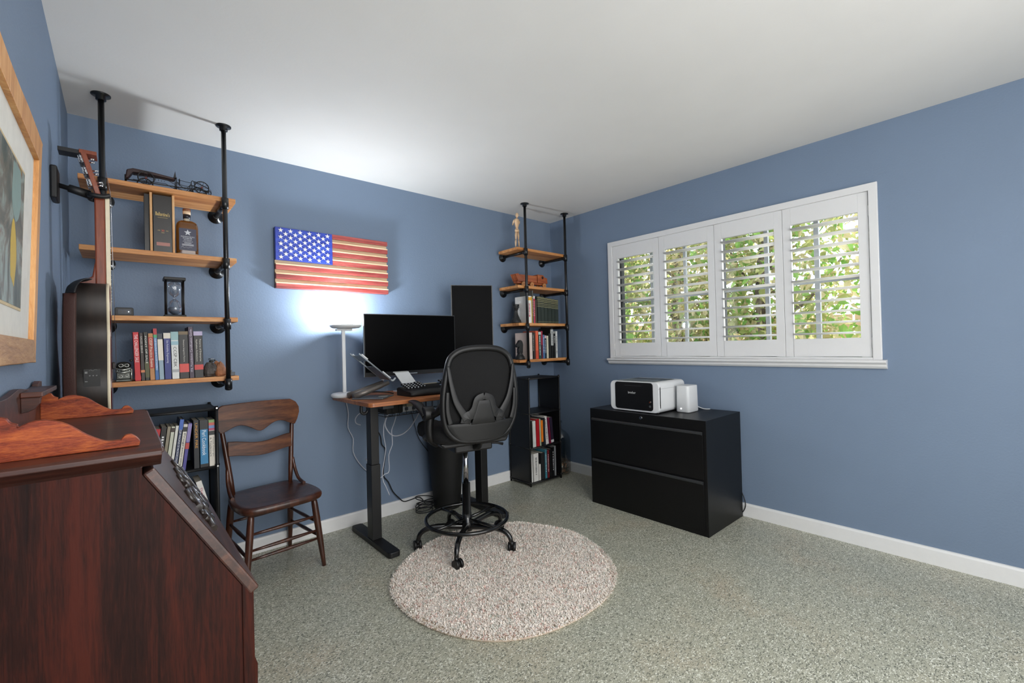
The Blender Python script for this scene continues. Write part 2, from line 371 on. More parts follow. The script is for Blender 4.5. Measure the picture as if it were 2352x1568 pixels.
tree(1.6,.75,'leafy green and yellow tree outside the leftmost shutter panel',(5,4,2),6500,.75,3.0,1)
tree(2.0,-.35,'tan and olive tree outside the two middle shutter panels',(4,1,5),5500,.7,3.2,2)
tree(1.7,-1.45,'olive tree with bright green leaves outside the rightmost shutter panel',(4,3,3),8000,.75,3.2,3)
tree(3.4,1.9,'tall pale tree behind the others, seen through the left shutters',(4,2,4),4500,1.2,3.6,4)
b=MB(); M_fence=plain('#A88F6C',.8,name='fence_boards')
for k in range(40): b.box(4.6,4.63,-6+k*.3,-6+k*.3+.27,-.05,1.55,M_fence)
tag(b.build('garden_fence',loc=(4.6,0,-.05)),'tan board fence behind the trees outside','fence')
# ------------------------------------------------------------------ slant-front desk (secretary)
dk=thing('secretary_desk','dark reddish mahogany slant-front desk with carved scrolled gallery, in the left foreground','desk',(-3.25,-1.62,0))
yn,yfar=-2.0,-1.25; xb=-3.444
side=[(xb+.02,.04),(-3.065,.04),(-3.065,.72),(-3.232,1.0),(-3.232,1.022),(xb,1.022),(xb,.1),(xb+.02,.1)]
b=MB(); b.prism(side,yn,yn+.02,'y',M_desk); b.build('side_panel',dk,bevel=.002)
b=MB(); b.prism(side,yfar-.02,yfar,'y',M_desk); b.build('side_panel',dk,bevel=.002)
MB().box(xb,xb+.012,yn+.02,yfar-.02,.095,1.02,M_desk).build('back_panel',dk)
MB().box(xb+.02,-3.05,yn-.004,yfar+.004,0,.05,M_desk).build('plinth',dk,bevel=.004)
MB().box(xb+.012,-3.07,yn+.02,yfar-.02,.695,.712,M_deskh).build('writing_shelf',dk)
for yy in (yn-.003,yfar-.022): MB().box(-3.072,-3.05,yy,yy+.025,.05,.735,M_desk).build('front_stile',dk,bevel=.002)
for k,(z0,z1) in enumerate(((.06,.215),(.225,.39),(.4,.57))):
    d_=MB().prism([(-3.07,z0),(-3.052,z0),(-3.046,z0+.03),(-3.044,z1-.02),(-3.05,z1),(-3.07,z1)],yn,yfar,'y',M_desk).build('drawer',dk,bevel=.002)
    for yy in (-1.82,-1.43):
        MB().lathe([(.004,0),(.006,.008),(.013,.014),(.014,.02),(.008,.026),(.001,.027)],plain('#8A6B3A',.35,1,name='aged_brass'),14,M=Matrix.Translation((-3.046,yy,(z0+z1)/2))@Matrix.Rotation(PI/2,4,'Y')).build('knob',d_)
MB().box(-3.07,-3.05,yn+.02,yfar-.02,.58,.7,M_desk).build('front_rail',dk)
# lid (rests on the slanted edge)
nrm=Vector((.28,0,.167)).normalized(); d1=Vector((.167,0,-.28)).normalized()
A=Vector((-3.2325,0,1.0)); L=.343
b=MB(); lidM=Matrix((Vector((0,1,0)),d1,-nrm)).transposed().to_4x4()
def lidp(u,s,h): return A+d1*s+nrm*h+Vector((0,u,0))
def lidbox(b,u0,u1,s0,s1,h0,h1,mat):
    P=[lidp(u,s_,h) for h in (h0,h1) for s_ in (s0,s1) for u in (u0,u1)]
    b.add(P,[(0,2,3,1),(4,5,7,6),(0,1,5,4),(2,6,7,3),(0,4,6,2),(1,3,7,5)],mat)
lidbox(b,yn-.004,yfar+.004,.0,L,.0005,.021,M_deskl); 
lid=b.build('slant_lid',dk,bevel=.004)
# carved scroll ornament on the lid
b=MB(); cyL=(yn+yfar)/2
random.seed(3)
for sgn in (-1,1):
    for (u0,s0,r0_,turns,ph) in ((.05,.13,.035,1.4,0),(.12,.17,.045,1.3,2),(.2,.14,.035,1.3,1),(.1,.22,.028,1.2,4),(.03,.2,.03,1.2,3),(.26,.17,.02,1,0)):
        pts=[]
        for i in range(22):
            a=ph+turns*2*PI*i/21; r=r0_*(1-i/24)
            pts.append(lidp(cyL+sgn*(u0+r*math.cos(a)*1.2),s0+r*math.sin(a)*.8,.024))
        b.tube(pts,[.0075*(1-i/40) for i in range(22)],plain('#2A221E',.4,name='carved_dark_wood',coat=.5),6)
    b.tube(spl([tuple(lidp(cyL+sgn*x_,s_,.023)) for x_,s_ in ((.0,.24),(.07,.2),(.14,.23),(.22,.18),(.3,.2))],5),.008,plain('#2A221E',.4,name='carved_dark_wood',coat=.5),6)
b.build('carved_scrollwork',lid)
# cornice moulding + top board
b=MB(); cor=[(-3.232,1.012),(-3.228,1.018),(-3.216,1.026),(-3.205,1.034),(-3.198,1.038),(-3.198,1.046),(-3.203,1.05),(xb,1.05),(xb,1.012)]
b.prism(cor,yn+.0,yfar-.0,'y',M_deskh)
b.prism([(yn+.0,1.014),(yn-.006,1.02),(yn-.018,1.028),(yn-.03,1.036),(yn-.034,1.038),(yn-.034,1.046),(yn-.029,1.05),(yn,1.05)],xb,-3.203,'x',M_deskh)
b.prism([(yfar,1.0),(yfar+.008,1.012),(yfar+.02,1.022),(yfar+.028,1.032),(yfar+.032,1.036),(yfar+.032,1.046),(yfar+.029,1.05),(yfar,1.05)],xb,-3.203,'x',M_deskh)
b.build('top_board',dk,bevel=.0015)
# scrolled gallery ends and back
def gal(t): 
    return [(xb+.012,1.05)]+[(-3.235,1.05),(-3.233,1.058),(-3.236,1.063)]+spl([(-3.239,1.067),(-3.247,1.073),(-3.256,1.072),(-3.262,1.064)],4)+spl([(-3.264,1.064),(-3.285,1.066),(-3.31,1.082),(-3.335,1.104),(-3.36,1.115),(-3.38,1.115),(-3.397,1.107)],5)+spl([(-3.397,1.112),(-3.405,1.116),(-3.41,1.124)],3)+[(-3.418,1.127),(xb+.012,1.127)]
for (y0,y1) in ((-1.962,-1.945),(-1.305,-1.288)): MB().prism(gal(0),y0,y1,'y',M_gal).build('gallery_end',dk,bevel=.001)
bk=[(-1.985,1.05),(-1.265,1.05),(-1.265,1.112),(-1.262,1.16),(-1.30,1.162),(-1.335,1.155)]+spl([(-1.335,1.15),(-1.42,1.147),(-1.5,1.149),(-1.56,1.154),(-1.625,1.158),(-1.69,1.154),(-1.75,1.149),(-1.83,1.147),(-1.915,1.15)],4)+[(-1.95,1.162),(-1.985,1.16)]
MB().prism(bk,xb,xb+.012,'x',M_deskh).build('gallery_back',dk,bevel=.001)
MB().box(xb+.012,xb+.048,-1.63,-1.34,1.137,1.149,M_deskh).build('gallery_ledge',dk,bevel=.002)
MB().prism([(xb+.012,1.137),(xb+.044,1.137),(xb+.042,1.122),(xb+.034,1.11),(xb+.024,1.104),(xb+.012,1.102)],-1.62,-1.6,'y',M_deskh).build('gallery_bracket',dk,bevel=.001)
# ------------------------------------------------------------------ framed picture on the left wall
pic=thing('framed_picture','painting with wide mat in a live-edge tan wood frame on the left wall','picture',(-3.44,-1.85,1.5))
lean=Matrix.Translation((-3.4465,0,1.215))@Matrix.Rotation(math.radians(1.9),4,'Y')
def pyz(pts,x0,x1,mat,b): b.prism([(y,z-1.215) for y,z in pts],x0,x1,'x',mat,M=lean)
def wav(y0,z0,y1,z1,amp,n,seed):
    rr=random.Random(seed); return [(y0+(y1-y0)*i/n+ (rr.uniform(-amp,amp) if abs(z1-z0)>abs(y1-y0) and 0<i<n else 0), z0+(z1-z0)*i/n+(rr.uniform(-amp,amp) if abs(y1-y0)>abs(z1-z0) and 0<i<n else 0)) for i in range(n+1)]
ye,yo,zb,zt=-1.42,-2.35,1.215,1.79; fw=.058
b=MB(); pyz(wav(yo,zb,ye,zb,.003,8,1)+[(ye-fw*.8,zb+fw),(yo+fw,zb+fw)],0,.020,M_frameh,b); b.build('frame_rail',pic,bevel=.002)
b=MB(); pyz(wav(ye,zt,yo,zt,.003,8,2)+[(yo+fw,zt-fw),(ye-fw*.8,zt-fw)],0,.020,M_frame,b); b.build('frame_rail',pic,bevel=.002)
b=MB(); pyz(wav(ye,zb,ye,zt,.004,8,3)+[(ye-fw*.8,zt-fw),(ye-fw*.8,zb+fw)],0,.019,M_frame,b); b.build('frame_stile',pic,bevel=.002)
b=MB(); pyz(wav(yo,zt,yo,zb,.004,8,4)+[(yo+fw,zb+fw),(yo+fw,zt-fw)],0,.019,M_frame,b); b.build('frame_stile',pic,bevel=.002)
b=MB(); pyz([(yo+.04,zb+.04),(ye-.04,zb+.04),(ye-.04,zt-.04),(yo+.04,zt-.04)],.004,.009,plain('#D6D4CD',.8,name='mat_board'),b); b.build('mat_board',pic)
def artmat():
    m,n,p=pm('abstract_landscape_paint'); v=tc(n,(1,1,1))
    vo=n.nodes.new('ShaderNodeTexVoronoi'); vo.inputs['Scale'].default_value=9; n.links.new(v,vo.inputs['Vector'])
    s1=n.nodes.new('ShaderNodeSeparateColor'); n.links.new(vo.outputs['Color'],s1.inputs[0])
    a=noise(n,v,7,5,.6,1.5)
    c=ramp(n,a,[(.3,lin('#26302C')),(.42,lin('#4A564C')),(.5,lin('#6E6A5E')),(.58,lin('#8FA098')),(.66,lin('#6E5A50')),(.75,lin('#B09A38'))])
    n.links.new(c,p.inputs['Base Color']); p.inputs['Roughness'].default_value=.4; return m
b=MB(); pyz([(-2.2,1.335),(-1.6,1.335),(-1.6,1.655),(-2.2,1.655)],.009,.0105,plain('#C9B48C',.6,name='fillet'),b); pyz([(-2.194,1.341),(-1.606,1.341),(-1.606,1.649),(-2.194,1.649)],.0105,.011,artmat(),b)
pyz(spl([(-1.70,1.38),(-1.68,1.44),(-1.70,1.5),(-1.73,1.52),(-1.75,1.47),(-1.74,1.4)],4),.0111,.0112,plain('#C2A21E',.5,name='yellow_paint'),b)
pyz(spl([(-1.66,1.64),(-1.65,1.56),(-1.70,1.52),(-1.75,1.56),(-1.74,1.64)],4),.0111,.0112,plain('#7E9690',.5,name='grey_green_paint'),b)
b.build('painting',pic)
# ------------------------------------------------------------------ acoustic guitar on its wall hanger
gt=thing('acoustic_guitar','dark-bodied acoustic guitar hanging on the left wall behind the desk','guitar',(-3.345,-.72,1.0))
M_gb=wood('dark_guitar_body','#0E0A08','#1E1612','#2C2019','z',.5,6,6,bstr=.05); M_mah=wood('mahogany_neck','#5A2413','#7E3A20','#98502E','z',.35,14,9)
M_cream=plain('#DDD0B4',.4,name='cream_binding'); M_gtop=plain('#4A1518',.22,name='wine_red_top',coat=.6)
yc=-.72
half=spl([(0,1.505),(.08,1.502),(.125,1.475),(.14,1.43),(.135,1.385),(.118,1.345),(.112,1.31),(.122,1.27),(.15,1.22),(.178,1.17),(.192,1.12),(.188,1.07),(.165,1.03),(.12,1.005),(.06,.996),(0,.995)],4)
out=[(yc+a,z) for a,z in half]+[(yc-a,z) for a,z in half[::-1][1:-1]]
MB().prism(out,-3.398,-3.294,'x',M_gb,smooth=True).build('body',gt,bevel=.008,seg=3)
sh=lambda k:[(yc+(y-yc)*k,1.24+(z-1.24)*k) for y,z in out]
MB().prism(sh(1.006),-3.3,-3.291,'x',M_cream,smooth=True).build('binding',gt)
b=MB().prism(sh(.985),-3.2915,-3.288,'x',M_gtop); b.prism([(yc+.05*math.cos(t/20*2*PI),1.345+.05*math.sin(t/20*2*PI)) for t in range(20)],-3.2885,-3.2875,'x',plain('#060505',.8,name='soundhole_black')); b.build('soundboard',gt)
b=MB().prism([(yc-.021,1.86),(yc+.021,1.86),(yc+.027,1.5),(yc-.027,1.5)],-3.332,-3.300,'x',M_mah)
b.prism([(-3.302,1.5),(-3.302,1.6),(-3.332,1.6),(-3.342,1.535),(-3.375,1.517),(-3.38,1.5)],yc-.022,yc+.022,'y',M_mah); b.build('neck',gt,bevel=.005)
b=MB().prism([(yc-.022,1.86),(yc+.022,1.86),(yc+.028,1.385),(yc-.028,1.385)],-3.300,-3.287,'x',M_cream); b.prism([(yc-.019,1.86),(yc+.019,1.86),(yc+.025,1.387),(yc-.025,1.387)],-3.2875,-3.286,'x',plain('#1A1210',.5,name='rosewood'))
for k in range(19):
    z=1.86-.63*(1-2**(-(k+1)/12.)); b.box(-3.2865,-3.2852,yc-.022,yc+.022,z-.0008,z+.0008,M_chrome)
b.build('fingerboard',gt)
# headstock leans back towards the wall
hm=Matrix.Translation((-3.312,yc,1.86))@Matrix.Rotation(math.radians(-15),4,'Y')
hs=MB().prism([(-.022,0),(.022,0),(.033,.03),(.036,.165),(-.036,.165),(-.033,.03)],-.016,.0,'x',M_mah,M=hm).build('headstock',gt,bevel=.002)
b=MB()
for sg in (-1,1):
    for k in range(3):
        z=.045+k*.045; b=MB()
        b.cyl((.0,sg*.02,z),(.018,sg*.02,z),.0035,M_chrome,n=8,M=hm); b.box(-.028,-.016,sg*.014,sg*.03,z-.012,z+.012,M_chrome,M=hm)
        b.cyl((-.022,sg*.03,z),(-.022,sg*.046,z),.0025,M_chrome,n=8,M=hm); b.ball((-.022,sg*.054,z),(.004,.01,.008),M_chrome,10,6,M=hm)
        b.build('tuning_peg',hs)
b=MB().box(-3.372,-3.322,yc-.036,yc+.036,2.006,2.02,M_mah).box(-3.43,-3.372,yc-.03,yc+.03,2.003,2.018,M_plast); b.build('wooden_end_cap',gt,bevel=.001)
b=MB()
for k in range(6):
    y=yc-.017+k*.0068; b.tube([(-3.296+.0,y*.9+yc*.1,1.96),(-3.2835,y,1.862),(-3.276,yc+(y-yc)*1.5,1.185)],.0007,M_chrome,5)
b.build('strings',gt)
MB().box(-3.288,-3.279,yc-.08,yc+.08,1.175,1.2,plain('#1A1210',.5,name='rosewood')).build('bridge',gt,bevel=.003)
# preamp panel on the side facing the room: side normal about -y at y = yc-.19
py=-.9115
M_sil=plain('#6E6E6C',.4,name='printed_silver')
b=MB().box(-3.362,-3.318,py-.001,py+.012,1.118,1.18,plain('#0C0B0A',.5,name='preamp_black'))
b.box(-3.364,-3.316,py-.0005,py+.01,1.1165,1.1175,M_sil)
for k in range(3): b.cyl((-3.346+k*.009,py-.004,1.157),(-3.346+k*.009,py,1.157),.0022,M_sil,n=8)
b.box(-3.359,-3.352,py-.003,py,1.165,1.172,M_sil).box(-3.359,-3.352,py-.003,py,1.135,1.138,M_sil).cyl((-3.355,py-.005,1.148),(-3.355,py,1.148),.004,plain('#050505',.3,name='knob_black'),n=10)
b.tube(spl([(-3.348,py-.002,1.174),(-3.343,py-.002,1.178),(-3.338,py-.002,1.174),(-3.333,py-.002,1.178),(-3.326,py-.002,1.177)],4),.0009,M_sil,5)
b.build('preamp_panel',gt)
# strap
b=MB(); M_strap=plain('#3A1E16',.6,name='brown_leather',bs=.6); M_strapb=plain('#0E0E10',.55,name='black_leather')
pts=spl([(-3.355,-.80,1.512),(-3.368,-.86,1.505),(-3.386,-.9,1.48),(-3.393,-.912,1.45)],5); b.tube(pts,.02,M_strapb,8,flat=.16,upv=(-.5,-.5,1))
b.build('strap_end',gt)
b=MB(); b.tube(spl([(-3.394,-.912,1.45),(-3.396,-.93,1.3),(-3.397,-.93,1.1),(-3.395,-.905,.97),(-3.39,-.8,.92)],5),.019,M_strap,8,flat=.14,upv=(-.3,-1,0)); b.build('strap',gt)
gh=thing('guitar_hanger','black wall hanger with a forked arm holding the guitar neck','hanger',(-3.448,-.75,1.87))
MB().box(-3.448,-3.428,-.80,-.70,1.81,1.93,M_blackm).build('wall_plate',gh,bevel=.006)
MB().tube([(-3.43,-.74,1.872),(-3.405,-.735,1.868),(-3.402,-.735,1.868),(-3.345,-.722,1.857)],[.009,.009,.015,.017],M_blackm,12).build('arm',gh)
b=MB()
for sg in (-1,1): b.tube(spl([(-3.345,yc+sg*.005,1.853),(-3.342,yc+sg*.034,1.85),(-3.31,yc+sg*.038,1.848),(-3.285,yc+sg*.036,1.856)],4),.009,M_blackm,8)
b.build('fork',gh)
# ------------------------------------------------------------------ pipe shelves
SZ=[2.062,1.738,1.416,1.1]
def pipe_shelf(x0,x1,xa,xb_,label,yp=-.315):
    t=thing('pipe_shelf',label,'shelf',((x0+x1)/2,-.15,1.1))
    for x in (x0,x1):
        MB().cyl((x,yp,1.07),(x,yp,H-.01),.0118,M_black,n=14).build('post',t)
        f_=MB().lathe([(.036,0),(.036,-.005),(.019,-.007),(.019,-.026),(.014,-.027)],M_black,22,c=(x,yp,H)).build('ceiling_flange',t)
    for i,z in enumerate(SZ):
        MB().box(xa,xb_,-.298,-.05,z-.024,z,M_pine).build('shelf_board',t,bevel=.002)
        for x in (x0,x1):
            zz=z-.024-.0125-.001; b=MB().cyl((x,yp,zz),(x,-.01,zz),.0125,M_black,n=12)
            b.cyl((x,yp,zz-.028),(x,yp,zz+.028 if i<3 else zz+.025),.0175,M_black,n=14).cyl((x,yp+.012,zz),(x,yp+.03,zz),.0175,M_black,n=12)
            if i==3: b.ball((x,yp,zz-.028),(.0175,.0175,.01),M_black)
            bb=b.build('shelf_bracket',t)
            MB().lathe([(.04,0),(.04,.006),(.02,.008),(.018,.024),(.013,.024)],M_black,20,M=Matrix.Translation((x,-.0005,zz))@Matrix.Rotation(PI/2,4,'X')).build('wall_flange',bb)
    return t
pipe_shelf(-3.316,-2.832,-3.4,-2.78,'black pipe and pine board shelf left of the flag')
pipe_shelf(-.636,-.132,-.72,-.1,'black pipe and pine board shelf in the right corner')
# ------------------------------------------------------------------ books
def book(group,label,x0,x1,z,h,hexc,ys=-.285,depth=.16,lean=0,bands=(),title=None,tcol='#E8E4DA',th=.5,tspan=(.25,.9),rough=.45,up=False,t2=None):
    z+=.0008; cx=(x0+x1)/2; w2=(x1-x0)/2-.0006; hh=h
    t=thing('book',label,'book',(cx,ys+depth/2,z),group=group)
    R=Matrix.Translation((cx,ys+depth/2,z))@Matrix.Rotation(lean,4,'Y')
    if lean: # keep the lower corner on the shelf
        R=Matrix.Translation((cx,ys+depth/2,z+abs(math.sin(lean))*w2))@Matrix.Rotation(lean,4,'Y')
    cm=plain(hexc,rough,name='book_cover_'+hexc.strip('#')); y0=-depth/2; y1=depth/2; c=.0012
    b=MB().box(-w2,w2,y0,y0+c,0,hh,cm,R).box(-w2,-w2+c,y0,y1,0,hh,cm,R).box(w2-c,w2,y0,y1,0,hh,cm,R)
    for a,e,col in bands: b.box(-w2-.0001,w2+.0001,y0-.0003,y0+.01,hh*a,hh*e,plain(col,rough),R)
    if title:
        tm=plain(tcol,.5); a,e=tspan; L_=(e-a)*hh; mid=(a+e)/2*hh
        s_=1 if not up else -1
        if t2: 
            b.text(title,tm,R@Mx((w2*.4,y0-.0007,mid),(0,0,-s_),(s_,0,0)),w=L_,h=w2*2*th*.5)
            b.text(t2,tm,R@Mx((-w2*.4,y0-.0007,mid),(0,0,-s_),(s_,0,0)),w=L_,h=w2*2*th*.5)
        else: b.text(title,tm,R@Mx((0,y0-.0007,mid),(0,0,-s_),(s_,0,0)),w=L_,h=w2*2*th)
    b.build('cover',t)
    MB().box(-w2+c,w2-c,y0+c,y1-.004,.002 if not lean else .002,hh-.003,M_pages,R).build('page_block',t)
    return t
G='books on the lowest board of the left pipe shelf'; z=1.1; P1=', lowest left pipe shelf'
bx=[-3.213,-3.189,-3.173,-3.156,-3.135,-3.12,-3.099,-3.07,-3.038,-2.998,-2.976,-2.937]; ln=math.radians(-1.6)
L4=[('bright red book with white title',.236,'#C41620',[(.03,.09,'#C41620')],'THE CHALLENGER SALE','#F4E8E8',(.38,.95),.55),
('dark brown book with orange band near its foot',.232,'#33241F',[(.17,.22,'#C8794A')],'SALES BIBLE','#C8C4BC',(.58,.93),.4),
('black and olive book with bold white title',.236,'#1E1C12',[(.06,.38,'#4A4A22')],'POINT OF SALE','#E8E6DC',(.35,.92),.4),
('tan-orange book with a red title label',.23,'#B57C46',[(.25,.92,'#A8321E')],'CISSP Practice Exams','#EADFC8',(.28,.9),.5),
('sky blue book with red and green top',.254,'#5C88B8',[(.88,1,'#B02028'),(.82,.88,'#3E9A66'),(0,.18,'#2F62A0')],'CLEP PRINCIPLES OF MICROECONOMICS','#DCE8F2',(.2,.8),.45),
('slim cream and grey-blue book with a leaf mark',.228,'#8FA6B4',[(.42,.88,'#E3DCCB'),(.88,1,'#30363F')],None,'#fff',(.3,.6),.4),
('navy blue book with a white picture at the top',.232,'#26327A',[(.88,1,'#DAD4C6')],'Site Reliability Engineering','#D6D8E8',(.35,.84),.36),
('thick white book with teal top and large black letters',.238,'#D8DAD8',[(.82,1,'#8FB2B4'),(.72,.8,'#94B8C4'),(.14,.2,'#A6A8AA')],'CCSP CBK','#16181A',(.25,.68),.42),
('thick black book with a coral red label and brown top',.24,'#1B1918',[(.93,1,'#6E5A3A'),(.13,.31,'#D0453C')],'Enterprise Integration Patterns','#CFCBC2',(.35,.82),.22),
('tall purple book with small white upward title',.263,'#3C2A40',[],'ITIL Foundation Certification Guide','#CFC6D6',(.12,.95),.4),
('black book with lavender top and small red label',.24,'#1A1716',[(.91,1,'#B4A8C8'),(.17,.28,'#C43430')],'Patterns of Enterprise','#D8D4C8',(.35,.83),.5)]
for i,(lb,h,c,bd,ti,tcx,ts,th) in enumerate(L4):
    book(G,lb+P1,bx[i],bx[i+1],z,h,c,lean=ln if i<6 else math.radians(-.8),bands=bd,title=ti,tcol=tcx,th=th,tspan=ts,up=(i==9),t2='Application Architecture' if i==10 else None)
# ------------------------------------------------------------------ black cube bookcases
def bookcase(x0,x1,label):
    t=thing('bookcase',label,'bookcase',((x0+x1)/2,-.15,0)); y0,y1=-.285,-.025
    for x in (x0,x1):
        MB().box(x-.003,x+.003,y0+.008,y1-.008,.035,.935,M_blackm).build('side_panel',t)
        for y in (y0,y1):
            b=MB().cyl((x,y,0),(x,y,.945),.008,M_blackm,n=10)
            for zz in (.035,.335,.635,.93): b.ball((x,y,zz),.0115,M_plast,8,6)
            b.build('corner_post',t)
    for zz in (.03,.33,.63,.935):
        b=MB().box(x0,x1,y0,y1,zz-.004,zz,M_blackm)
        for y in (y0,y1): b.cyl((x0,y,zz-.007),(x1,y,zz-.007),.0065,M_blackm,n=8)
        b.build('shelf_panel',t)
        if zz<.9 : pass
        b=MB()
        for x in (x0,x1): b.cyl((x,y0-.010,zz),(x,y0-.014,zz),.004,M_chrome,n=8).cyl((x,y0,zz-.007),(x,y1,zz-.007),.0065,M_blackm,n=8)
        b.build('connector',t)
    return t
bookcase(-3.265,-2.885,'black three-tier cube bookcase under the left pipe shelf')
bookcase(-.615,-.235,'black three-tier cube bookcase in the right corner under the pipe shelf')
G='books in the middle tier of the left bookcase'; P2=', left bookcase'
z=.63; lv_=math.radians(7.5)
BL=[(-3.168,-3.146,.225,'#B81C22','red-spined book leaning at the far left',None,lv_,()),
(-3.146,-3.122,.232,'#17120F','black book leaning beside the red one','~8',lv_,()),
(-3.122,-3.106,.232,'#8F8672','beige book',None,lv_,()),
(-3.106,-3.089,.23,'#C9CBB8','pale cream-green book with a small brown label',None,lv_,((.88,.97,'#3A2A22'),)),
(-3.089,-3.074,.232,'#DAD9D0','plain off-white book',None,lv_,()),
(-3.074,-3.057,.262,'#2E3A5E','tall navy and blue economics book','CLEP PRINCIPLES OF MACROECONOMICS',lv_,((.8,1,'#3E64B4'),)),
(-3.057,-3.037,.235,'#D2CDC2','cream programming book with black square near top','Programming',lv_,((.84,.94,'#20201F'),)),
(-3.037,-3.02,.238,'#4C4690','violet-blue book with a red spot',None,lv_,((.6,.98,'#8B7FB4'),(.45,.58,'#B8433E')))]
for x0,x1,h,c,lb,ti,le,bd in BL: book(G,lb+P2,x0,x1,z,h,c,ys=-.275,lean=le,bands=bd,title=ti,tcol='#1C1C1C' if c[1] in 'D' else '#E4E4E4',th=.5,tspan=(.1,.8))
book(G,'black book with red and yellow block title'+P2,-2.986,-2.961,z,.248,'#12141C',ys=-.275,bands=(),title='UNDER FIRE',tcol='#D89A38',th=.45,tspan=(.42,.94))
book(G,'thick teal-blue book with black top and foot bands'+P2,-2.959,-2.922,z,.246,'#2E7FAE',ys=-.275,bands=((.8,1,'#16181A'),(0,.07,'#101214')),title='Perl Cookbook',tcol='#E6EEF2',th=.48,tspan=(.25,.78))
book(G,'thick white book with rainbow stripes at its top'+P2,-2.92,-2.892,z,.243,'#D9D2C6',ys=-.275,bands=((.94,1,'#7E9A5A'),(.88,.94,'#C25A4E'),(.82,.88,'#6E86B8'),(.77,.82,'#A83A5E'),(.67,.76,'#1E1E1E')),title='Patent, Copyright',tcol='#2A2A2C',th=.6,tspan=(.2,.62),t2='& Trademark')
G='books in the lower tier of the left bookcase'
book(G,'white book with pink title leaning in the lower tier'+P2,-2.925,-2.897,.33,.235,'#DEDBD6',ys=-.275,lean=math.radians(-14),title='The Un',tcol='#C0486A',th=.4,tspan=(.55,.85))
book(G,'dark brown book in the lower tier'+P2,-3.02,-2.995,.33,.225,'#241D1A',ys=-.275)
book(G,'short pale book in the lower tier beside the dark one'+P2,-3.05,-3.025,.33,.24,'#D4D0C6',ys=-.275)
# right pipe shelf, third board
z=1.416; G='books on the third board of the right pipe shelf'; P3=', third right pipe shelf'
R3=[(-.605,-.556,.235,'#E6E3DC','thick white and yellow book with red vertical title',((.84,.96,'#E6A83A'),),'~8','#C23A5A',(.2,.72)),
(-.556,-.545,.233,'#E0B040','slim yellow book',(),None,'#fff',(0,1)),
(-.545,-.531,.285,'#5E5E58','tall grey book',(),'~9','#D8D4C8',(.2,.8)),
(-.531,-.512,.238,'#C2384E','crimson book with white top',((.9,1,'#D8D8D6'),),'~7','#E8B8C0',(.2,.8)),
(-.512,-.49,.205,'#3A3226','low dark brown book',(),None,'#fff',(0,1))]
for x0,x1,h,c,lb,bd,ti,tcx,ts in R3: book(G,lb+P3,x0,x1,z,h,c,bands=bd,title=ti,tcol=tcx,tspan=ts,th=.35)
G='matching dark green volumes on the third right pipe shelf'
ed=[-.482,-.442,-.398,-.355,-.305,-.262,-.215]; names=['first from the left','second from the left','third from the left','third from the right','second from the right','last on the right']
GB=((.965,.975,'#C9C08A'),(.93,.94,'#C9C08A'),(.87,.885,'#B8B07A'),(.81,.825,'#B8B07A'),(.74,.75,'#C9C08A'),(.68,.69,'#B8B07A'),(.62,.63,'#C9C08A'),(.05,.06,'#8E8A60'))
for i in range(6): book(G,f'dark green gilt-lettered volume, {names[i]} of the six'+P3,ed[i],ed[i+1],z,.238-.004*i,'#26302A',bands=tuple((a-.0,e,c) for a,e,c in GB),rough=.6)
z=1.1; G='books on the lowest board of the right pipe shelf'; P4=', lowest right pipe shelf'
R4=[(-.614,-.556,.232,'#D6C4BA','thick pale pink box-like book',(),None,'#fff',(0,1)),
(-.553,-.538,.236,'#1A1614','slim black book with white letters',(),'~7','#C8C0B8',(.3,.9)),
(-.538,-.52,.23,'#3A2A24','dark brown book',(),None,'#fff',(0,1)),
(-.518,-.482,.247,'#D9603F','orange-red book',((0,.3,'#C24A30'),),None,'#fff',(0,1)),
(-.48,-.449,.238,'#1D4A46','dark green book with white title',((.9,1,'#B8C8C0'),),'~12','#D8E4DC',(.1,.85)),
(-.447,-.428,.245,'#A83048','slim raspberry book',((0,.5,'#5A2030'),),None,'#fff',(0,1)),
(-.426,-.405,.212,'#5578A8','steel blue book',(),'~10','#D8E0EA',(.2,.9)),
(-.403,-.382,.206,'#1E3648','navy book with small white letters',((.88,1,'#C8A8B0'),),'~10','#D8E0EA',(.2,.8)),
(-.38,-.356,.203,'#D4CEB8','short cream book',(),None,'#fff',(0,1)),
(-.354,-.322,.224,'#1C1E1C','wide black book beside the cream one',(),None,'#fff',(0,1)),
(-.32,-.292,.274,'#141414','tall black book with a white label',((.42,.95,'#C4C6C4'),),'~10','#1A1A1A',(.45,.9)),
(-.29,-.265,.222,'#121212','black book between the tall black and the grey-white one',(),'~4','#C4C4C4',(.6,.9)),
(-.263,-.236,.245,'#D0D2D0','grey-white book at the right end',(),'~10','#5A5A5A',(.15,.8))]
for x0,x1,h,c,lb,bd,ti,tcx,ts in R4: book(G,lb+P4,x0,x1,z,h,c,bands=bd,title=ti,tcol=tcx,tspan=ts,th=.4)
z=.33; G='books in the middle tier of the right bookcase'; P5=', middle tier of right bookcase'
Rm=[(-.606,-.596,.245,'#7E9A48','thin lime green book',0),(-.594,-.572,.232,'#10140E','black book',0),(-.57,-.53,.228,'#C9CCC8','thick pale grey book',0),
(-.527,-.486,.24,'#A5161E','thick bright red book',0),(-.484,-.468,.238,'#B4BE9E','slim sage green book',0),(-.466,-.438,.222,'#E07A22','orange book with black foot',0),
(-.436,-.412,.243,'#2A3038','charcoal book',0),(-.41,-.372,.252,'#D9D6D2','thick white book with grey title',1),(-.36,-.342,.236,'#7A1838','maroon book',1),(-.34,-.305,.236,'#2C2234','dark plum book with a white tag',1)]
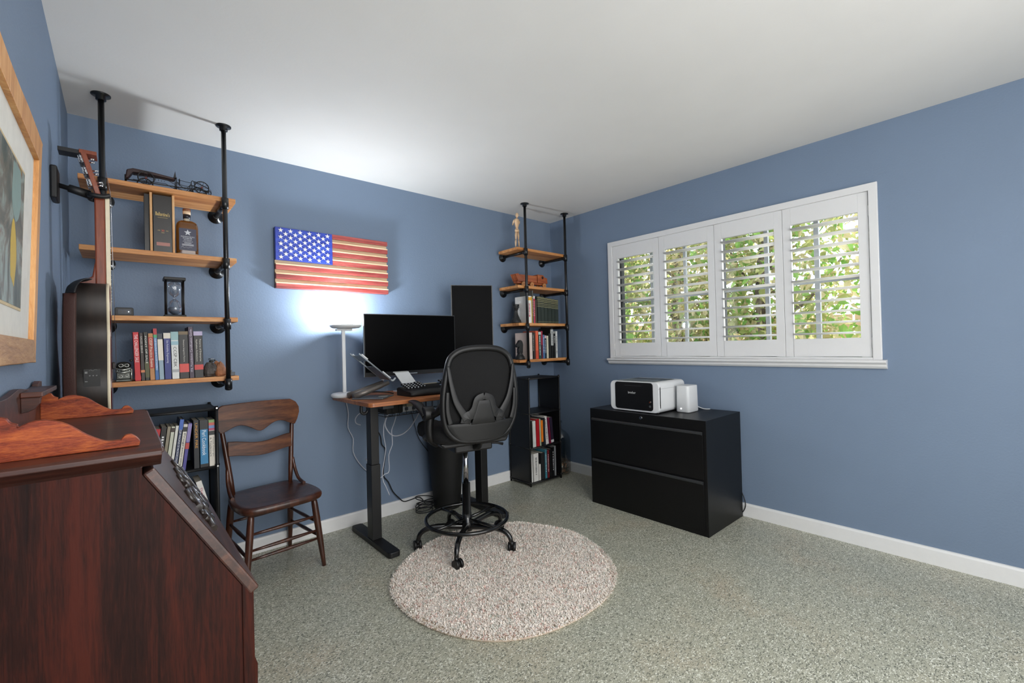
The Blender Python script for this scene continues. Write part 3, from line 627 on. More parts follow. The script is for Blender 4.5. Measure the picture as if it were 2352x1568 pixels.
for x0,x1,h,c,lb,le in Rm:
    book(G,lb+P5,x0,x1,z,h,c,ys=-.275,lean=math.radians(-5)*1 if le else math.radians(-1),bands=((.0,.14,'#1A1A1A'),) if 'orange' in lb else (((.03,.13,'#DCDCDC'),) if 'plum' in lb else ()),title='~12' if 'white book' in lb else None,tcol='#7A7A7A',tspan=(.15,.9),th=.4)
z=.03; G='books in the bottom tier of the right bookcase'; P6=', bottom tier of right bookcase'
Rl=[(-.598,-.580,.238,'#E0E0DC','slim white book leaning at the left end',math.radians(-2)),(-.570,-.508,.243,'#D4D2CE','very thick white book',0),(-.505,-.482,.14,'#DAD8D2','short white booklet',0),(-.48,-.432,.235,'#202224','thick dark grey book',0),
(-.43,-.402,.258,'#3E7C8C','teal book',0),(-.4,-.372,.245,'#6E1A22','dark red book with white dots',0),(-.37,-.338,.25,'#101112','black book beside the dark red one',0),(-.336,-.31,.262,'#0E0F12','tall black book with white letters',0),(-.308,-.285,.27,'#8E9092','slim grey book at the right',0)]
for x0,x1,h,c,lb,le in Rl: book(G,lb+P6,x0,x1,z,h,c,ys=-.275,lean=le,title={'dark red':'~10','tall blac':'~6','very thic':'~11','teal book':'~8'}.get(lb[:9] if lb[:9] in('tall blac','very thic','teal book') else lb[:8]),tcol='#D8D8D8' if c[1]!='D' else '#6A6A6A',tspan=(.2,.85),th=.35)
#PART2
# ------------------------------------------------------------------ things on the left pipe shelf
YS=-.2
# wire vintage car on the top board
cr=thing('wire_car','black wire model of an old open car with spoked wheels on the top left board','model car',(-3.06,-.2,SZ[0]))
M_wire=plain('#0A0808',.45,name='black_wire'); M_dred=plain('#2A0C0C',.4,name='dark_red_tin')
z0=SZ[0]+.0012; xl,xr=-3.235,-2.885
b=MB()
for y in (-.262,-.19):
    b.tube([(xl+.01,y,z0+.018),(xl+.13,y,z0+.02),(xr-.02,y,z0+.027)],.0025,M_wire,6)
    b.tube([(xl+.03,y,z0+.045),(xl+.16,y,z0+.05),(xl+.2,y,z0+.03)],.0015,M_wire,5)
    b.tube([(xl+.2,y,z0+.005),(xl+.2,y,z0+.07)],.002,M_wire,5); b.tube([(xl+.19,y,z0+.004),(xl+.19,y,z0+.02)],.0015,M_wire,5)
    b.tube(spl([(xl+.2,y,z0+.05),(xl+.235,y,z0+.02),(xl+.262,y,z0+.05)],5),.0015,M_wire,5)
    b.tube(spl([(xl+.2,y,z0+.025),(xl+.235,y,z0+.004),(xl+.262,y,z0+.02)],5),.0015,M_wire,5)
    b.tube(spl([(xl+.262,y,z0+.002),(xl+.262,y,z0+.055),(xl+.268,y,z0+.068),(xl+.275,y,z0+.06),(xl+.278,y,z0+.03)],4),.002,M_wire,5)
    b.tube([(xl+.275,y,z0+.066),(xr-.012,y,z0+.042),(xr-.012,y,z0+.02)],.0025,M_wire,5)
    b.tube([(xl+.205,y,z0+.06),(xl+.262,y,z0+.055)],.0013,M_wire,5)
for x in (xl+.08,xl+.2,xl+.262,xr-.02): b.tube([(x,-.275,z0+.025),(x,-.175,z0+.025)],.002,M_wire,5)
for k in range(4): b.tube([(xl+.115+.012*k,-.264,z0+.046-.002*k),(xl+.115+.012*k,-.264,z0+.036)],.001,M_wire,4)
for a in range(6): b.tube(spl([(xr-.012,-.226,z0+.03),(xr,-.226+.02*math.cos(a),z0+.03+.018*math.sin(a)),(xr+.003,-.226+.005*math.cos(a),z0+.022)],3),.0012,M_wire,4)
b.build('frame',cr)
b=MB(); b.prism([(xl,z0+.03),(xl+.006,z0+.072),(xl+.03,z0+.083),(xl+.1,z0+.081),(xl+.195,z0+.071),(xl+.195,z0+.061),(xl+.1,z0+.067),(xl+.03,z0+.064),(xl+.01,z0+.03)],-.25,-.202,'y',M_dred); b.build('hood',cr,bevel=.004)
MB().cyl((xl-.002,-.226,z0+.035),(xl+.006,-.226,z0+.035),.017,M_wire,n=14).build('radiator',cr)
MB().prism([(xl+.188,z0+.07),(xl+.2,z0+.07),(xl+.196,z0+.105)],-.256,-.196,'y',M_wire).build('windscreen',cr)
b=MB(); b.tube([(xl+.215+.0,-.226+.017*math.cos(t/12*2*PI),z0+.06+.017*math.sin(t/12*2*PI)) for t in range(12)],.0016,M_wire,5,closed=True); b.tube([(xl+.215,-.226,z0+.06),(xl+.2,-.226,z0+.05)],.0015,M_wire,5); b.build('steering_wheel',cr)
for x in (xl+.078,xr-.045):
    for y in (-.284,-.17):
        b=MB(); R=.031
        b.tube([(x+R*math.cos(t/24*2*PI),y,z0+.034+R*math.sin(t/24*2*PI)) for t in range(24)],.0028,M_wire,6,closed=True)
        for k in range(10):
            a=k*PI/5; b.tube([(x,y,z0+.034),(x+R*math.cos(a),y,z0+.034+R*math.sin(a))],.0009,M_wire,4)
        b.cyl((x,y-.004,z0+.034),(x,y+.004,z0+.034),.005,plain('#5A1A12',.4),n=10); b.build('wheel',cr)
# boxed whisky on the second board
z0=SZ[1]+.0008
bxm=thing('bottle_box','tall black bottle box with gold script between thin wooden sides','box',(-3.1,-.2,z0))
M_bx=plain('#16110E',.35,name='black_card_box'); M_gold=plain('#D8B868',.35,.0,name='gold_print'); M_pinel=wood('pine_box_side','#B8814C','#D29F68','#E4BD8C','z',.5,12,10)
MB().box(-3.131,-3.057,-.262,-.17,z0+.004,z0+.29,M_bx).build('front_card',bxm)
for x0,x1 in ((-3.145,-3.135),(-3.056,-3.046)): MB().box(x0,x1,-.272,-.165,z0,z0+.296,M_pinel).build('wooden_side',bxm,bevel=.001)
MB().box(-3.165,-3.145,-.25,-.165,z0,z0+.29,M_bx).build('black_side',bxm)
b=MB(); cx=-3.094; yy=-.2625
TM=lambda x,z:Mx((x,yy,z),(1,0,0),(0,0,1))
b.text("Ballantine's",M_gold,Mx((cx,yy,z0+.195),(1,.0,-.03),(0,0,1)),w=.056,h=.019)
b.box(cx-.02,cx+.02,yy,yy+.001,z0+.177,z0+.1778,M_gold)
M_or=plain('#C8502A',.4,name='orange_print')
b.text('AGED',M_gold,TM(cx-.016,z0+.112),w=.010,h=.004); b.text('30',M_or,TM(cx,z0+.112),w=.012,h=.01); b.text('YEARS',M_gold,TM(cx+.017,z0+.112),w=.011,h=.004)
b.box(cx-.006,cx+.006,yy,yy+.001,z0+.101,z0+.1022,M_gold)
b.box(cx-.026,cx+.028,yy-.0004,yy+.001,z0+.035,z0+.052,plain('#A8746A',.5,name='pink_label'))
b.build('printing',bxm)
bt=thing('whisky_bottle','whisky bottle with navy star label beside the black bottle box','bottle',(-2.99,-.2,z0))
def whisky(): 
    m,n,p=pm('amber_whisky'); p.inputs['Base Color'].default_value=lin('#7A4A12'); p.inputs['Roughness'].default_value=.08; p.inputs['Coat Weight'].default_value=.8; p.inputs['Transmission Weight'].default_value=.35; return m
M_wh=whisky(); xc=-2.99
def bpoly(s,zb,zt):
    P=rrect(-.048*s,.048*s,-.03*s,.03*s,.018*s,4); return [Vector((xc+x,-.21+y,zb)) for x,y in P]
rings=[bpoly(.93,z0,0),bpoly(1,z0+.006,0),bpoly(1,z0+.15,0)]
for sc_,zz in ((.97,.162),(.9,.172),(.78,.18),(.55,.187)): rings.append(bpoly(sc_,z0+zz,0))
MB().ring(rings,M_wh).build('bottle_body',bt)
M_thick=plain('#B8B6AA',.08,name='thick_glass_base',coat=1)
MB().ring([[Vector((v.x,v.y,z0+a)) for v in bpoly(1.004,0,0)] for a in (.0005,.012)],M_thick).build('glass_base',bt)
b=MB().lathe([(.016,.183),(.0145,.19),(.0145,.206)],M_thick,16,c=(xc,-.21,z0)); b.build('neck',bt)
b=MB().lathe([(.0165,.2),(.0165,.222)],plain('#141826',.4,name='navy_neck_label'),16,c=(xc,-.21,z0)); b.build('neck_label',bt)
b=MB().lathe([(.0175,.222),(.0175,.240)],plain('#D9BFA0',.5,name='pale_wood_stopper'),16,c=(xc,-.21,z0)).lathe([(.0175,.2395),(.0175,.251),(.016,.253)],plain('#7A4A2C',.5,name='brown_cork_top'),16,c=(xc,-.21,z0)); b.build('stopper',bt)
M_navy=plain('#1C2140',.4,name='navy_label')
b=MB().box(xc-.037,xc+.037,-.2425,-.2395,z0+.028,z0+.142,M_navy); yy=-.2432
M_wp=plain('#C8CCD4',.4,name='silver_print')
st=[]
for k in range(10):
    a=PI/2+k*PI/5; r=.0165 if k%2==0 else .0068; st.append((xc+r*math.cos(a),z0+.121+r*math.sin(a)))
b.prism(st,yy,yy+.001,'y',M_wp)
TB=lambda z_,w_,h_,s_:b.text(s_,M_wp,Mx((xc,yy,z0+z_),(1,0,0),(0,0,1)),w=w_,h=h_)
TB(.099,.058,.006,'FREDERICKSBURG'); TB(.091,.042,.005,'~9'); TB(.082,.036,.006,'WHISKEY'); TB(.0735,.044,.005,'STRAIGHT'); TB(.066,.03,.005,'~7')
for q in range(3): b.box(xc-.025,xc+.025,yy,yy+.001,z0+.052+q*.0035,z0+.0535+q*.0035,M_wp)
b.tube(spl([(xc-.028,yy,z0+.042),(xc-.022,yy,z0+.047),(xc-.016,yy,z0+.041),(xc-.008,yy,z0+.045),(xc,yy,z0+.041),(xc+.01,yy,z0+.045),(xc+.018,yy,z0+.043)],4),.0006,M_wp,4)
b.build('label',bt)
# third board: hourglass + small black box
z0=SZ[2]+.0008
hg=thing('hourglass','black-framed hourglass with pale sand on the third left board','hourglass',(-3.05,-.2,z0))
xc=-3.048; yc2=-.2
for za,zb_ in ((0,.012),(.19,.205)):
    MB().box(xc-.046,xc+.046,yc2-.046,yc2+.046,z0+za,z0+zb_,M_blackm).build('end_plate',hg,bevel=.003)
for sx in (-1,1):
    for sy in (-1,1): MB().cyl((xc+sx*.036,yc2+sy*.036,z0+.012),(xc+sx*.036,yc2+sy*.036,z0+.19),.004,M_plast,n=10).build('pillar',hg)
prof=spl([(.008,.012),(.027,.03),(.031,.05),(.022,.08),(.004,.101),(.022,.122),(.031,.152),(.027,.172),(.008,.19)],5)
MB().lathe(prof,M_hour,24,c=(xc,yc2,z0),caps=False).build('glass_bulbs',hg)
MB().lathe([(.006,.014),(.026,.031),(.029,.046),(.02,.053),(.001,.056)],plain('#6E7888',.8,name='blue_grey_sand'),20,c=(xc,yc2,z0)).build('sand',hg)
sb=thing('small_radio','small black rounded box with two round dials on the third left board','gadget',(-3.245,-.2,z0))
MB().prism(rrect(-3.282,-3.212,z0,z0+.042,.008,4),-.24,-.2,'y',M_plast).build('case',sb,bevel=.002)
b=MB().box(-3.27,-3.222,-.2415,-.239,z0+.01,z0+.033,plain('#2E3440',.4,name='slate_panel'))
for dx in (-.012,.003): b.cyl((-3.248+dx,-.244,z0+.021),(-3.248+dx,-.241,z0+.021),.005,plain('#07080A',.3),n=12)
b.cyl((-3.231,-.243,z0+.021),(-3.231,-.241,z0+.021),.003,M_steel,n=10); b.build('dial_panel',sb)
# fourth board: carved stone figure and rock
z0=SZ[3]+.0008
cv=thing('carved_figure','small dark pewter carved monster-face block left of the red book','figurine',(-3.253,-.25,z0))
M_pew=plain('#4A4C48',.28,.75,name='dark_pewter',var=.3,bs=.6)
b=MB(); b.box(-3.284,-3.224,-.29,-.235,z0,z0+.012,M_pew); b.box(-3.280,-3.228,-.285,-.235,z0+.012,z0+.062,M_pew); b.build('block',cv,bevel=.003)
b=MB(); b.ball((-3.255,-.262,z0+.075),(.03,.024,.02),M_pew); b.tube(spl([(-3.282,-.29,z0+.062),(-3.255,-.3,z0+.056),(-3.228,-.29,z0+.063)],4),.005,plain('#A8AAA4',.25,.8,name='bright_pewter'),6)
b.tube(spl([(-3.282,-.29,z0+.05),(-3.255,-.299,z0+.044),(-3.228,-.29,z0+.05)],4),.005,plain('#A8AAA4',.25,.8,name='bright_pewter'),6)
for k in range(6): b.ball((-3.276+k*.0085,-.294,z0+.053),(.003,.003,.004),plain('#A8AAA4',.25,.8,name='bright_pewter'),8,5)
b.build('mouth_and_lips',cv)
b=MB()
for x in (-3.263,-3.242): b.tube([(x+.008*math.cos(t/12*2*PI),-.288,z0+.077+.007*math.sin(t/12*2*PI)) for t in range(12)],.0022,plain('#A8AAA4',.25,.8,name='bright_pewter'),5,closed=True).ball((x,-.286,z0+.077),.004,M_pew,8,5)
for x,zz in ((-3.265,.025),(-3.242,.03)): b.tube([(x+.007*math.cos(t/12*2*PI),-.286,z0+zz+.007*math.sin(t/12*2*PI)) for t in range(12)],.002,plain('#A8AAA4',.25,.8,name='bright_pewter'),5,closed=True)
b.ball((-3.226,-.27,z0+.1),.006,M_pew,8,6); b.tube([(-3.226,-.29,z0+.005),(-3.225,-.29,z0+.06)],.004,plain('#A8AAA4',.25,.8,name='bright_pewter'),6)
b.build('carved_eyes_and_scrolls',cv)
rk=thing('mineral_rock','rough grey and rust-brown rock with pewter figure on top, beside the last black book','rock',(-2.88,-.24,z0))
def rockmesh(c,r,seed,mat,b,n=16,m=10,amp=.22):
    rr=random.Random(seed); ph=[(rr.uniform(0,6),rr.uniform(1,4),rr.uniform(1,4)) for _ in range(5)]
    def rad(a,t): return 1+amp*sum(math.sin(p+a*int(q)+t*s_) for p,q,s_ in ph)/5*2+rr.uniform(-.05,.05)
    rings=[]
    for i in range(1,m):
        t=PI*i/m; rings.append([Vector((c[0]+r[0]*math.sin(t)*math.cos(2*PI*k/n)*rad(2*PI*k/n,t),c[1]+r[1]*math.sin(t)*math.sin(2*PI*k/n)*rad(2*PI*k/n,t),max(c[2]+r[2]*math.cos(t)*rad(2*PI*k/n,t),z0+.001))) for k in range(n)])
    b.ring(rings,mat,False,True)
M_rock=plain('#4A4440',.55,name='grey_rock',var=.5,bs=1.0); M_rust=plain('#A06A48',.6,name='rust_rock',var=.35,bs=1.0)
b=MB(); rockmesh((-2.908,-.255,z0+.032),(.034,.03,.042),3,M_rock,b); b.build('grey_half',rk)
b=MB(); rockmesh((-2.862,-.245,z0+.036),(.032,.028,.042),5,M_rust,b); b.build('rust_half',rk)
b=MB().ball((-2.9,-.262,z0+.083),(.012,.01,.007),M_pew,10,6).tube([(-2.9+.011*math.cos(t/12*2*PI),-.262+.009*math.sin(t/12*2*PI),z0+.094) for t in range(12)],.003,M_steel,5,closed=True).ball((-2.884,-.258,z0+.086),.005,M_pew,8,6); b.build('pewter_ornament',rk)
tk=thing('trinket_box','tiny dark metal trinket behind the right post on the lowest left board','trinket',(-2.806,-.27,z0))
MB().box(-2.818,-2.796,-.285,-.262,z0,z0+.02,plain('#2E3640',.4)).box(-2.815,-2.809,-.28,-.27,z0+.02,z0+.03,M_pew).build('box_body',tk,bevel=.001)
# ------------------------------------------------------------------ things on the right pipe shelf
z0=SZ[0]+.0008
mn=thing('artist_mannequin','small pale wooden artist mannequin standing on the top right board','mannequin',(-.645,-.22,z0))
M_mw=wood('pale_mannequin_wood','#C89A70','#E0BE98','#EED6B8','z',.45,20,6); X,Y=-.645,-.22
def seg(name,pts,rad): MB().tube(pts,rad,M_mw,10).build(name,mn)
MB().ball((X+.004,Y,z0+.298),(.014,.016,.021),M_mw).build('head',mn)
seg('neck',[(X,Y,z0+.262),(X+.002,Y,z0+.28)],[.006,.006])
b=MB().ring([[Vector((X+a*math.cos(t/12*2*PI),Y+c_*math.sin(t/12*2*PI),z0+zz)) for t in range(12)] for a,c_,zz in ((.012,.01,.187),(.02,.014,.21),(.026,.016,.245),(.024,.014,.262),(.01,.008,.268))],M_mw); b.build('chest',mn)
MB().ball((X,Y,z0+.182),.012,M_mw).build('waist_ball',mn)
b=MB().ring([[Vector((X+a*math.cos(t/12*2*PI),Y+c_*math.sin(t/12*2*PI),z0+zz)) for t in range(12)] for a,c_,zz in ((.02,.014,.15),(.024,.015,.16),(.02,.013,.175))],M_mw); b.build('hips',mn)
for sx in (-1,1):
    seg('upper_arm',[(X+sx*.03,Y,z0+.252),(X+sx*.034,Y+.006,z0+.235),(X+sx*.022,Y+.03,z0+.215)],[.006,.008,.006])
    seg('thigh',[(X+sx*.011,Y,z0+.15),(X+sx*.014,Y,z0+.12),(X+sx*.015,Y,z0+.085)],[.008,.0095,.006])
    seg('calf',[(X+sx*.015,Y,z0+.082),(X+sx*.018,Y,z0+.06),(X+sx*.02,Y,z0+.018)],[.006,.008,.0045])
    MB().ball((X+sx*.021,Y-.008,z0+.008),(.007,.016,.008),M_mw,10,6).build('foot',mn)
z0=SZ[1]+.0008
tr_=thing('toy_truck','reddish-brown carved wooden toy truck on the second right board','toy truck',(-.5,-.2,z0))
M_tr=wood('reddish_toy_wood','#6A2E16','#9C4E28','#BE7440','x',.4,14,7); M_wl=plain('#B8804E',.5,name='pale_wood_wheel')
b=MB(); b.prism([(-.665,z0+.045),(-.66,z0+.05),(-.69,z0+.105),(-.655,z0+.112),(-.635,z0+.095),(-.635,z0+.105),(-.43,z0+.105),(-.43,z0+.045)],-.235,-.165,'y',M_tr); b.build('truck_bed',tr_,bevel=.003)
b=MB().box(-.66,-.31,-.225,-.175,z0+.028,z0+.045,M_tr); b.build('chassis',tr_,bevel=.002)
b=MB().prism([(-.42,z0+.045),(-.42,z0+.12),(-.35,z0+.12),(-.33,z0+.1),(-.3,z0+.095),(-.295,z0+.045)],-.235,-.165,'y',M_tr); b.build('cab',tr_,bevel=.003)
MB().cyl((-.36,-.2365,z0+.095),(-.36,-.1635,z0+.095),.013,plain('#2A1810',.5),n=16).build('cab_window',tr_)
for x in (-.6,-.5,-.345):
    for y in (-.245,-.165): MB().cyl((x,y,z0+.022),(x,y+.012,z0+.022),.0215,M_wl,n=18).cyl((x,y-.002,z0+.022),(x,y+.014,z0+.022),.006,M_tr,n=10).build('wheel',tr_)
M_chess=plain('#1C1D1E',.45,name='black_chess_wood')
z0=SZ[2]+.0008
rook=thing('chess_rook','large black chess rook bookend on the third right board','chess piece',(-.665,-.2,z0))
b=MB().lathe([(.047,0),(.048,.012),(.043,.018),(.044,.026),(.036,.034),(.028,.055),(.02,.075),(.016,.1),(.018,.118),(.024,.122),(.022,.128),(.03,.134),(.031,.15)],M_chess,28,c=(-.665,-.2,z0)); b.build('body',rook)
b=MB()
for k in range(5):
    a0=k*2*PI/5; b.prism([(-.665+r*math.cos(a0+q),-.2+r*math.sin(a0+q)) for r,q in ((.031,0),(.031,.35),(.031,.7),(.031,.85),(.02,.85),(.02,.4),(.02,0))],z0+.15,z0+.165,'z',M_chess)
b.build('battlements',rook)
z0=SZ[3]+.0008
kn=thing('chess_knight','large black chess knight bookend on the lowest right board','chess piece',(-.66,-.235,z0)); X,Y=-.66,-.235
MB().lathe([(.042,0),(.043,.01),(.038,.016),(.039,.024),(.032,.032),(.024,.045),(.022,.055),(.027,.06),(.027,.066)],M_chess,26,c=(X,Y,z0)).build('base',kn)
hp=spl([(-.022,.066),(-.024,.09),(-.014,.112),(-.03,.105),(-.042,.112),(-.04,.13),(-.022,.15),(-.01,.165),(.004,.168),(.02,.155),(.028,.13),(.026,.1),(.024,.066)],3)
MB().prism([(X+a,z0+c) for a,c in hp],Y-.013,Y+.013,'y',M_chess).build('horse_head',kn,bevel=.005)
# ------------------------------------------------------------------ flag on the wall
fg=thing('wooden_flag','wooden stars and stripes flag with raised slats hanging on the blue wall','flag',(-2.15,0,1.82))
M_red=wood('red_cedar','#5E1C1A','#8E3A36','#AE5A52','x',.4,12,10); M_nat=wood('natural_pine_slat','#C8A47C','#DCC09A','#EBD8BA','x',.5,12,10)
def fblue():
    m,n,p=pm('blue_stained_wood'); v=tc(n,(3,12,12)); n.links.new(ramp(n,noise(n,v,2,4),[(.3,lin('#1E2E8A')),(.6,lin('#2C46A8')),(.8,lin('#4466C0'))]),p.inputs['Base Color']); p.inputs['Roughness'].default_value=.35; return m
M_fb=fblue(); fx0,fx1,fz0,fz1=-2.526,-1.776,1.625,2.008; hs_=(fz1-fz0)/13; ux=-2.175
MB().box(fx0,fx1,-.012,-.001,fz0,fz1,plain('#1A1614',.7,name='black_backing')).build('backing_board',fg)
for i in range(13):
    zt_=fz1-i*hs_; x0=ux if i<7 else fx0
    if i%2==0: MB().box(x0,fx1,-.045,-.012,zt_-hs_+.0,zt_,M_red).build('red_slat',fg,bevel=.001)
    else: MB().box(x0,fx1,-.026,-.012,zt_-hs_,zt_,M_nat).build('natural_slat',fg)
    if i%2==0 and i>0: MB().box(x0,fx1,-.0455,-.012,zt_-.0005,zt_+.007,M_nat).build('pale_edge_strip',fg)
cz=fz1-7*hs_
un=MB().box(fx0,ux,-.045,-.012,cz,fz1,M_fb).build('blue_union',fg,bevel=.0015)
M_star=plain('#D8D4CC',.5,name='white_star')
def starpoly(cx_,cz_,r,b):
    P=[(cx_+(r if k%2==0 else r*.4)*math.cos(PI/2+k*PI/5),cz_+(r if k%2==0 else r*.4)*math.sin(PI/2+k*PI/5)) for k in range(10)]
    b.prism(P,-.047,-.0448,'y',M_star)
uw=ux-fx0; uh=fz1-cz; s0=None
for r_ in range(9):
    for c_ in range(6 if r_%2==0 else 5):
        cx_=fx0+uw*(.09+.164*c_+(.082 if r_%2 else 0)); cz_=fz1-uh*(.09+.1025*r_); b=MB(); starpoly(cx_,cz_,.0155,b); b.build('star',un)
# ------------------------------------------------------------------ standing desk
sd=thing('standing_desk','walnut-topped standing desk with black T-shaped legs against the back wall','desk',(-1.6,-.36,0))
MB().prism(rrect(-2.205,-1.085,-.665,-.045,.03,4),.892,.917,'z',M_top).build('tabletop',sd,bevel=.003)
for x in (-2.07,-1.22):
    l=MB().box(x-.03,x+.03,-.425,-.345,.035,.5,M_blackm).box(x-.026,x+.026,-.42,-.35,.5,.87,M_blackm).build('leg_column',sd,bevel=.003)
    MB().prism(rrect(x-.037,x+.037,-.665,-.09,.02,3),.004,.035,'z',M_blackm).build('foot',sd,bevel=.004)
    MB().box(x-.035,x+.035,-.62,-.12,.868,.892,M_blackm).build('top_bracket',sd,bevel=.002)
b=MB().box(-2.07,-1.22,-.23,-.20,.85,.886,M_blackm).box(-2.07,-1.22,-.15,-.12,.86,.886,M_blackm); b.build('crossbar',sd,bevel=.002)
MB().tube(spl([(-2.195,-.52,.892),(-2.195,-.52,.855),(-2.18,-.52,.842),(-2.163,-.52,.848),(-2.158,-.52,.86)],4),.009,M_blackm,8).build('headphone_hook',sd)
tr=thing('cable_tray','black wire cable tray hung under the desk top','tray',(-1.65,-.33,.79)); b=MB()
for y in (-.42,-.24): b.tube([(-2.0,y,.79),(-1.25,y,.79)],.003,M_blackm,6)
for k in range(16): b.tube([(-2.0+k*.05,-.42,.89),(-2.0+k*.05,-.42,.79),(-2.0+k*.05,-.24,.79),(-2.0+k*.05,-.24,.89)],.002,M_blackm,5)
b.build('wire_basket',tr)
MB().box(-1.98,-1.86,-.4,-.26,.8,.86,plain('#1C1A14',.7)).build('dark_cloth_bundle',tr,bevel=.01)
pa=thing('power_adapter','beige power adapter in the tray under the desk','adapter',(-1.79,-.39,.84)); MB().box(-1.85,-1.75,-.42,-.36,.838,.886,plain('#A8A48C',.5,name='beige_plastic')).build('adapter_body',pa,bevel=.004)
ps_=thing('power_strip','white power strip in the tray under the desk','power strip',(-1.8,-.3,.795)); MB().box(-1.95,-1.7,-.34,-.28,.795,.832,M_wplast).build('strip_body',ps_,bevel=.004)
b=MB()
for k in range(4): b.box(-1.93+k*.055,-1.905+k*.055,-.342,-.3395,.803,.825,plain('#555A60',.5))
b.build('sockets',ps_)
mb=thing('monitor_arm','black pole with two arms behind the monitors','monitor arm',(-1.3,-.085,.917))
MB().box(-1.345,-1.255,-.13,-.05,.917,.93,M_blackm).build('clamp',mb,bevel=.002)
MB().cyl((-1.3,-.085,.93),(-1.3,-.085,1.42),.016,M_blackm).build('pole',mb)
MB().tube([(-1.3,-.085,1.25),(-1.5,-.09,1.25),(-1.69,-.15,1.25)],.014,M_blackm,10).build('arm',mb)
MB().tube([(-1.3,-.085,1.38),(-1.22,-.12,1.38),(-1.165,-.205,1.38)],.014,M_blackm,10).build('arm',mb)
M_scr=plain('#020203',.35,name='black_screen',spec=.04,var=0); M_bez=plain('#0A0A0B',.35,name='monitor_bezel')
def monitor(p0,p1,zb,zt_,label,chin=.014,M_edge=M_steel):
    p0=Vector(p0);p1=Vector(p1); L_=(p1-p0).length; c=(p0+p1)/2; ang=math.atan2(p1.y-p0.y,p1.x-p0.x)
    t=thing('computer_monitor',label,'monitor',(c.x,c.y,zb),ang); h=zt_-zb
    MB().box(-L_/2,L_/2,.004,.018,0,h,M_edge).build('rear_rim',t,world=False,bevel=.003)
    MB().box(-L_/2+.002,L_/2-.002,0,.012,.002,h-.002,M_bez).build('bezel',t,world=False,bevel=.001)
    MB().box(-L_/2+.008,L_/2-.008,-.0008,.002,chin,h-.006,M_scr).build('screen',t,world=False)
    MB().box(-L_*.3,L_*.3,.018,.05,h*.2,h*.8,M_plast).build('rear_housing',t,world=False,bevel=.01)
    return t
m1=monitor((-2.036,-.2,0),(-1.332,-.245,0),1.036,1.465,'wide horizontal black monitor on the left of the desk',.03)
MB().box(-.03,.03,-.002,0,.006,.014,M_steel).build('badge',m1,world=False) 
monitor((-1.338,-.205,0),(-1.045,-.355,0),1.105,1.706,'tall vertical black monitor on the right of the desk')
# desk lamp (up-light)
lp=thing('desk_lamp','white disc-headed desk lamp shining upward, left of the horizontal monitor','lamp',(-2.145,-.172,.917)); lx,ly=-2.145,-.172
MB().lathe([(.094,0),(.1,.006),(.1,.018),(.09,.026),(.02,.03)],M_wplast,40,c=(lx,ly,.917)).build('base',lp)
MB().box(lx-.028,lx-.006,ly-.008,ly+.008,.94,1.352,M_wplast).build('pole',lp,bevel=.003)
MB().box(lx-.065,lx+.04,ly-.014,ly+.014,1.35,1.362,M_wplast).build('hinge_arm',lp,bevel=.003)
MB().lathe([(.03,1.362),(.085,1.368),(.096,1.376),(.1,1.383),(.096,1.388)],M_wplast,40,c=(lx,ly,0)).build('lamp_head',lp)
MB().lathe([(.088,1.3885),(.085,1.391),(.06,1.3925),(.002,1.393)],emit('lamp_panel_glow',(.86,.93,1),14),32,c=(lx,ly,0)).build('light_panel',lp)
light('desk_lamp_light','AREA',(lx,ly,1.396),7,(.86,.93,1),(PI,0,0),shape='DISK',size=.17)
light('desk_lamp_dome_light','POINT',(lx,ly,1.43),17,(.86,.93,1),shadow_soft_size=.03)
# laptop stand
ls=thing('laptop_stand','folding silver laptop stand with raised empty tray at the desk corner','laptop stand',(-2.08,-.4,.917))
M_lsg=plain('#8E9498',.35,.85,name='stand_aluminium'); M_lsd=plain('#6B6560',.4,.6,name='stand_arm_metal')
b=MB(); b.prism([(-2.205,-.40),(-2.07,-.545),(-1.93,-.41),(-2.05,-.29)],.918,.926,'z',M_lsg); b.build('base_plate',ls,bevel=.003)
b=MB(); b.prism([(-2.05,-.44),(-2.0,-.46),(-1.965,-.41),(-2.01,-.39)],.9262,.928,'z',plain('#7A766E',.4,.4)); b.build('logo_plate',ls)
yh=-.34
for dy in (-.05,.035):
    MB().tube([(-2.19,yh+dy,.935),(-2.10,yh+dy,.96),(-1.955,yh+dy,1.005)],[.019,.018,.012],M_lsd,8,flat=.35 if False else 1).build('side_arm',ls)
e0=Vector((-1.93,yh,1.02)); d2=(Vector((-2.13,yh,1.19))-e0).normalized(); nn=Vector((0,1,0))
def tp(s,u,h=0): return e0+d2*s+nn*u+d2.cross(nn)*h
def tb(b,s0,s1,u0,u1,h0,h1,m):
    P=[tp(s_,u,h) for h in (h0,h1) for u in (u0,u1) for s_ in (s0,s1)]; b.add(P,[(0,2,3,1),(4,5,7,6),(0,1,5,4),(2,6,7,3),(0,4,6,2),(1,3,7,5)],m)
b=MB(); tb(b,0,.275,-.035,-.025,-.004,.004,M_lsg); tb(b,0,.275,.11,.12,-.004,.004,M_lsg); tb(b,0,.14,-.026,.111,-.0015,.0015,M_lsg); tb(b,.2,.255,-.026,.111,-.0015,.0015,M_lsg); b.build('tray',ls)
b=MB(); tb(b,.21,.26,-.035,-.024,-.011,-.004,plain('#D8DADB',.5)); tb(b,.01,.08,-.035,-.024,-.011,-.004,plain('#D8DADB',.5)); tb(b,.21,.26,.11,.12,-.011,-.004,plain('#D8DADB',.5)); b.build('rubber_pads',ls)
b=MB()
for u in (-.03,.115): b.tube(spl([tuple(tp(.0,u,0)),tuple(tp(-.015,u,-.006)),tuple(tp(-.018,u,-.03))],4),.006,plain('#B8C0C4',.3),6)
b.build('stop_hooks',ls)
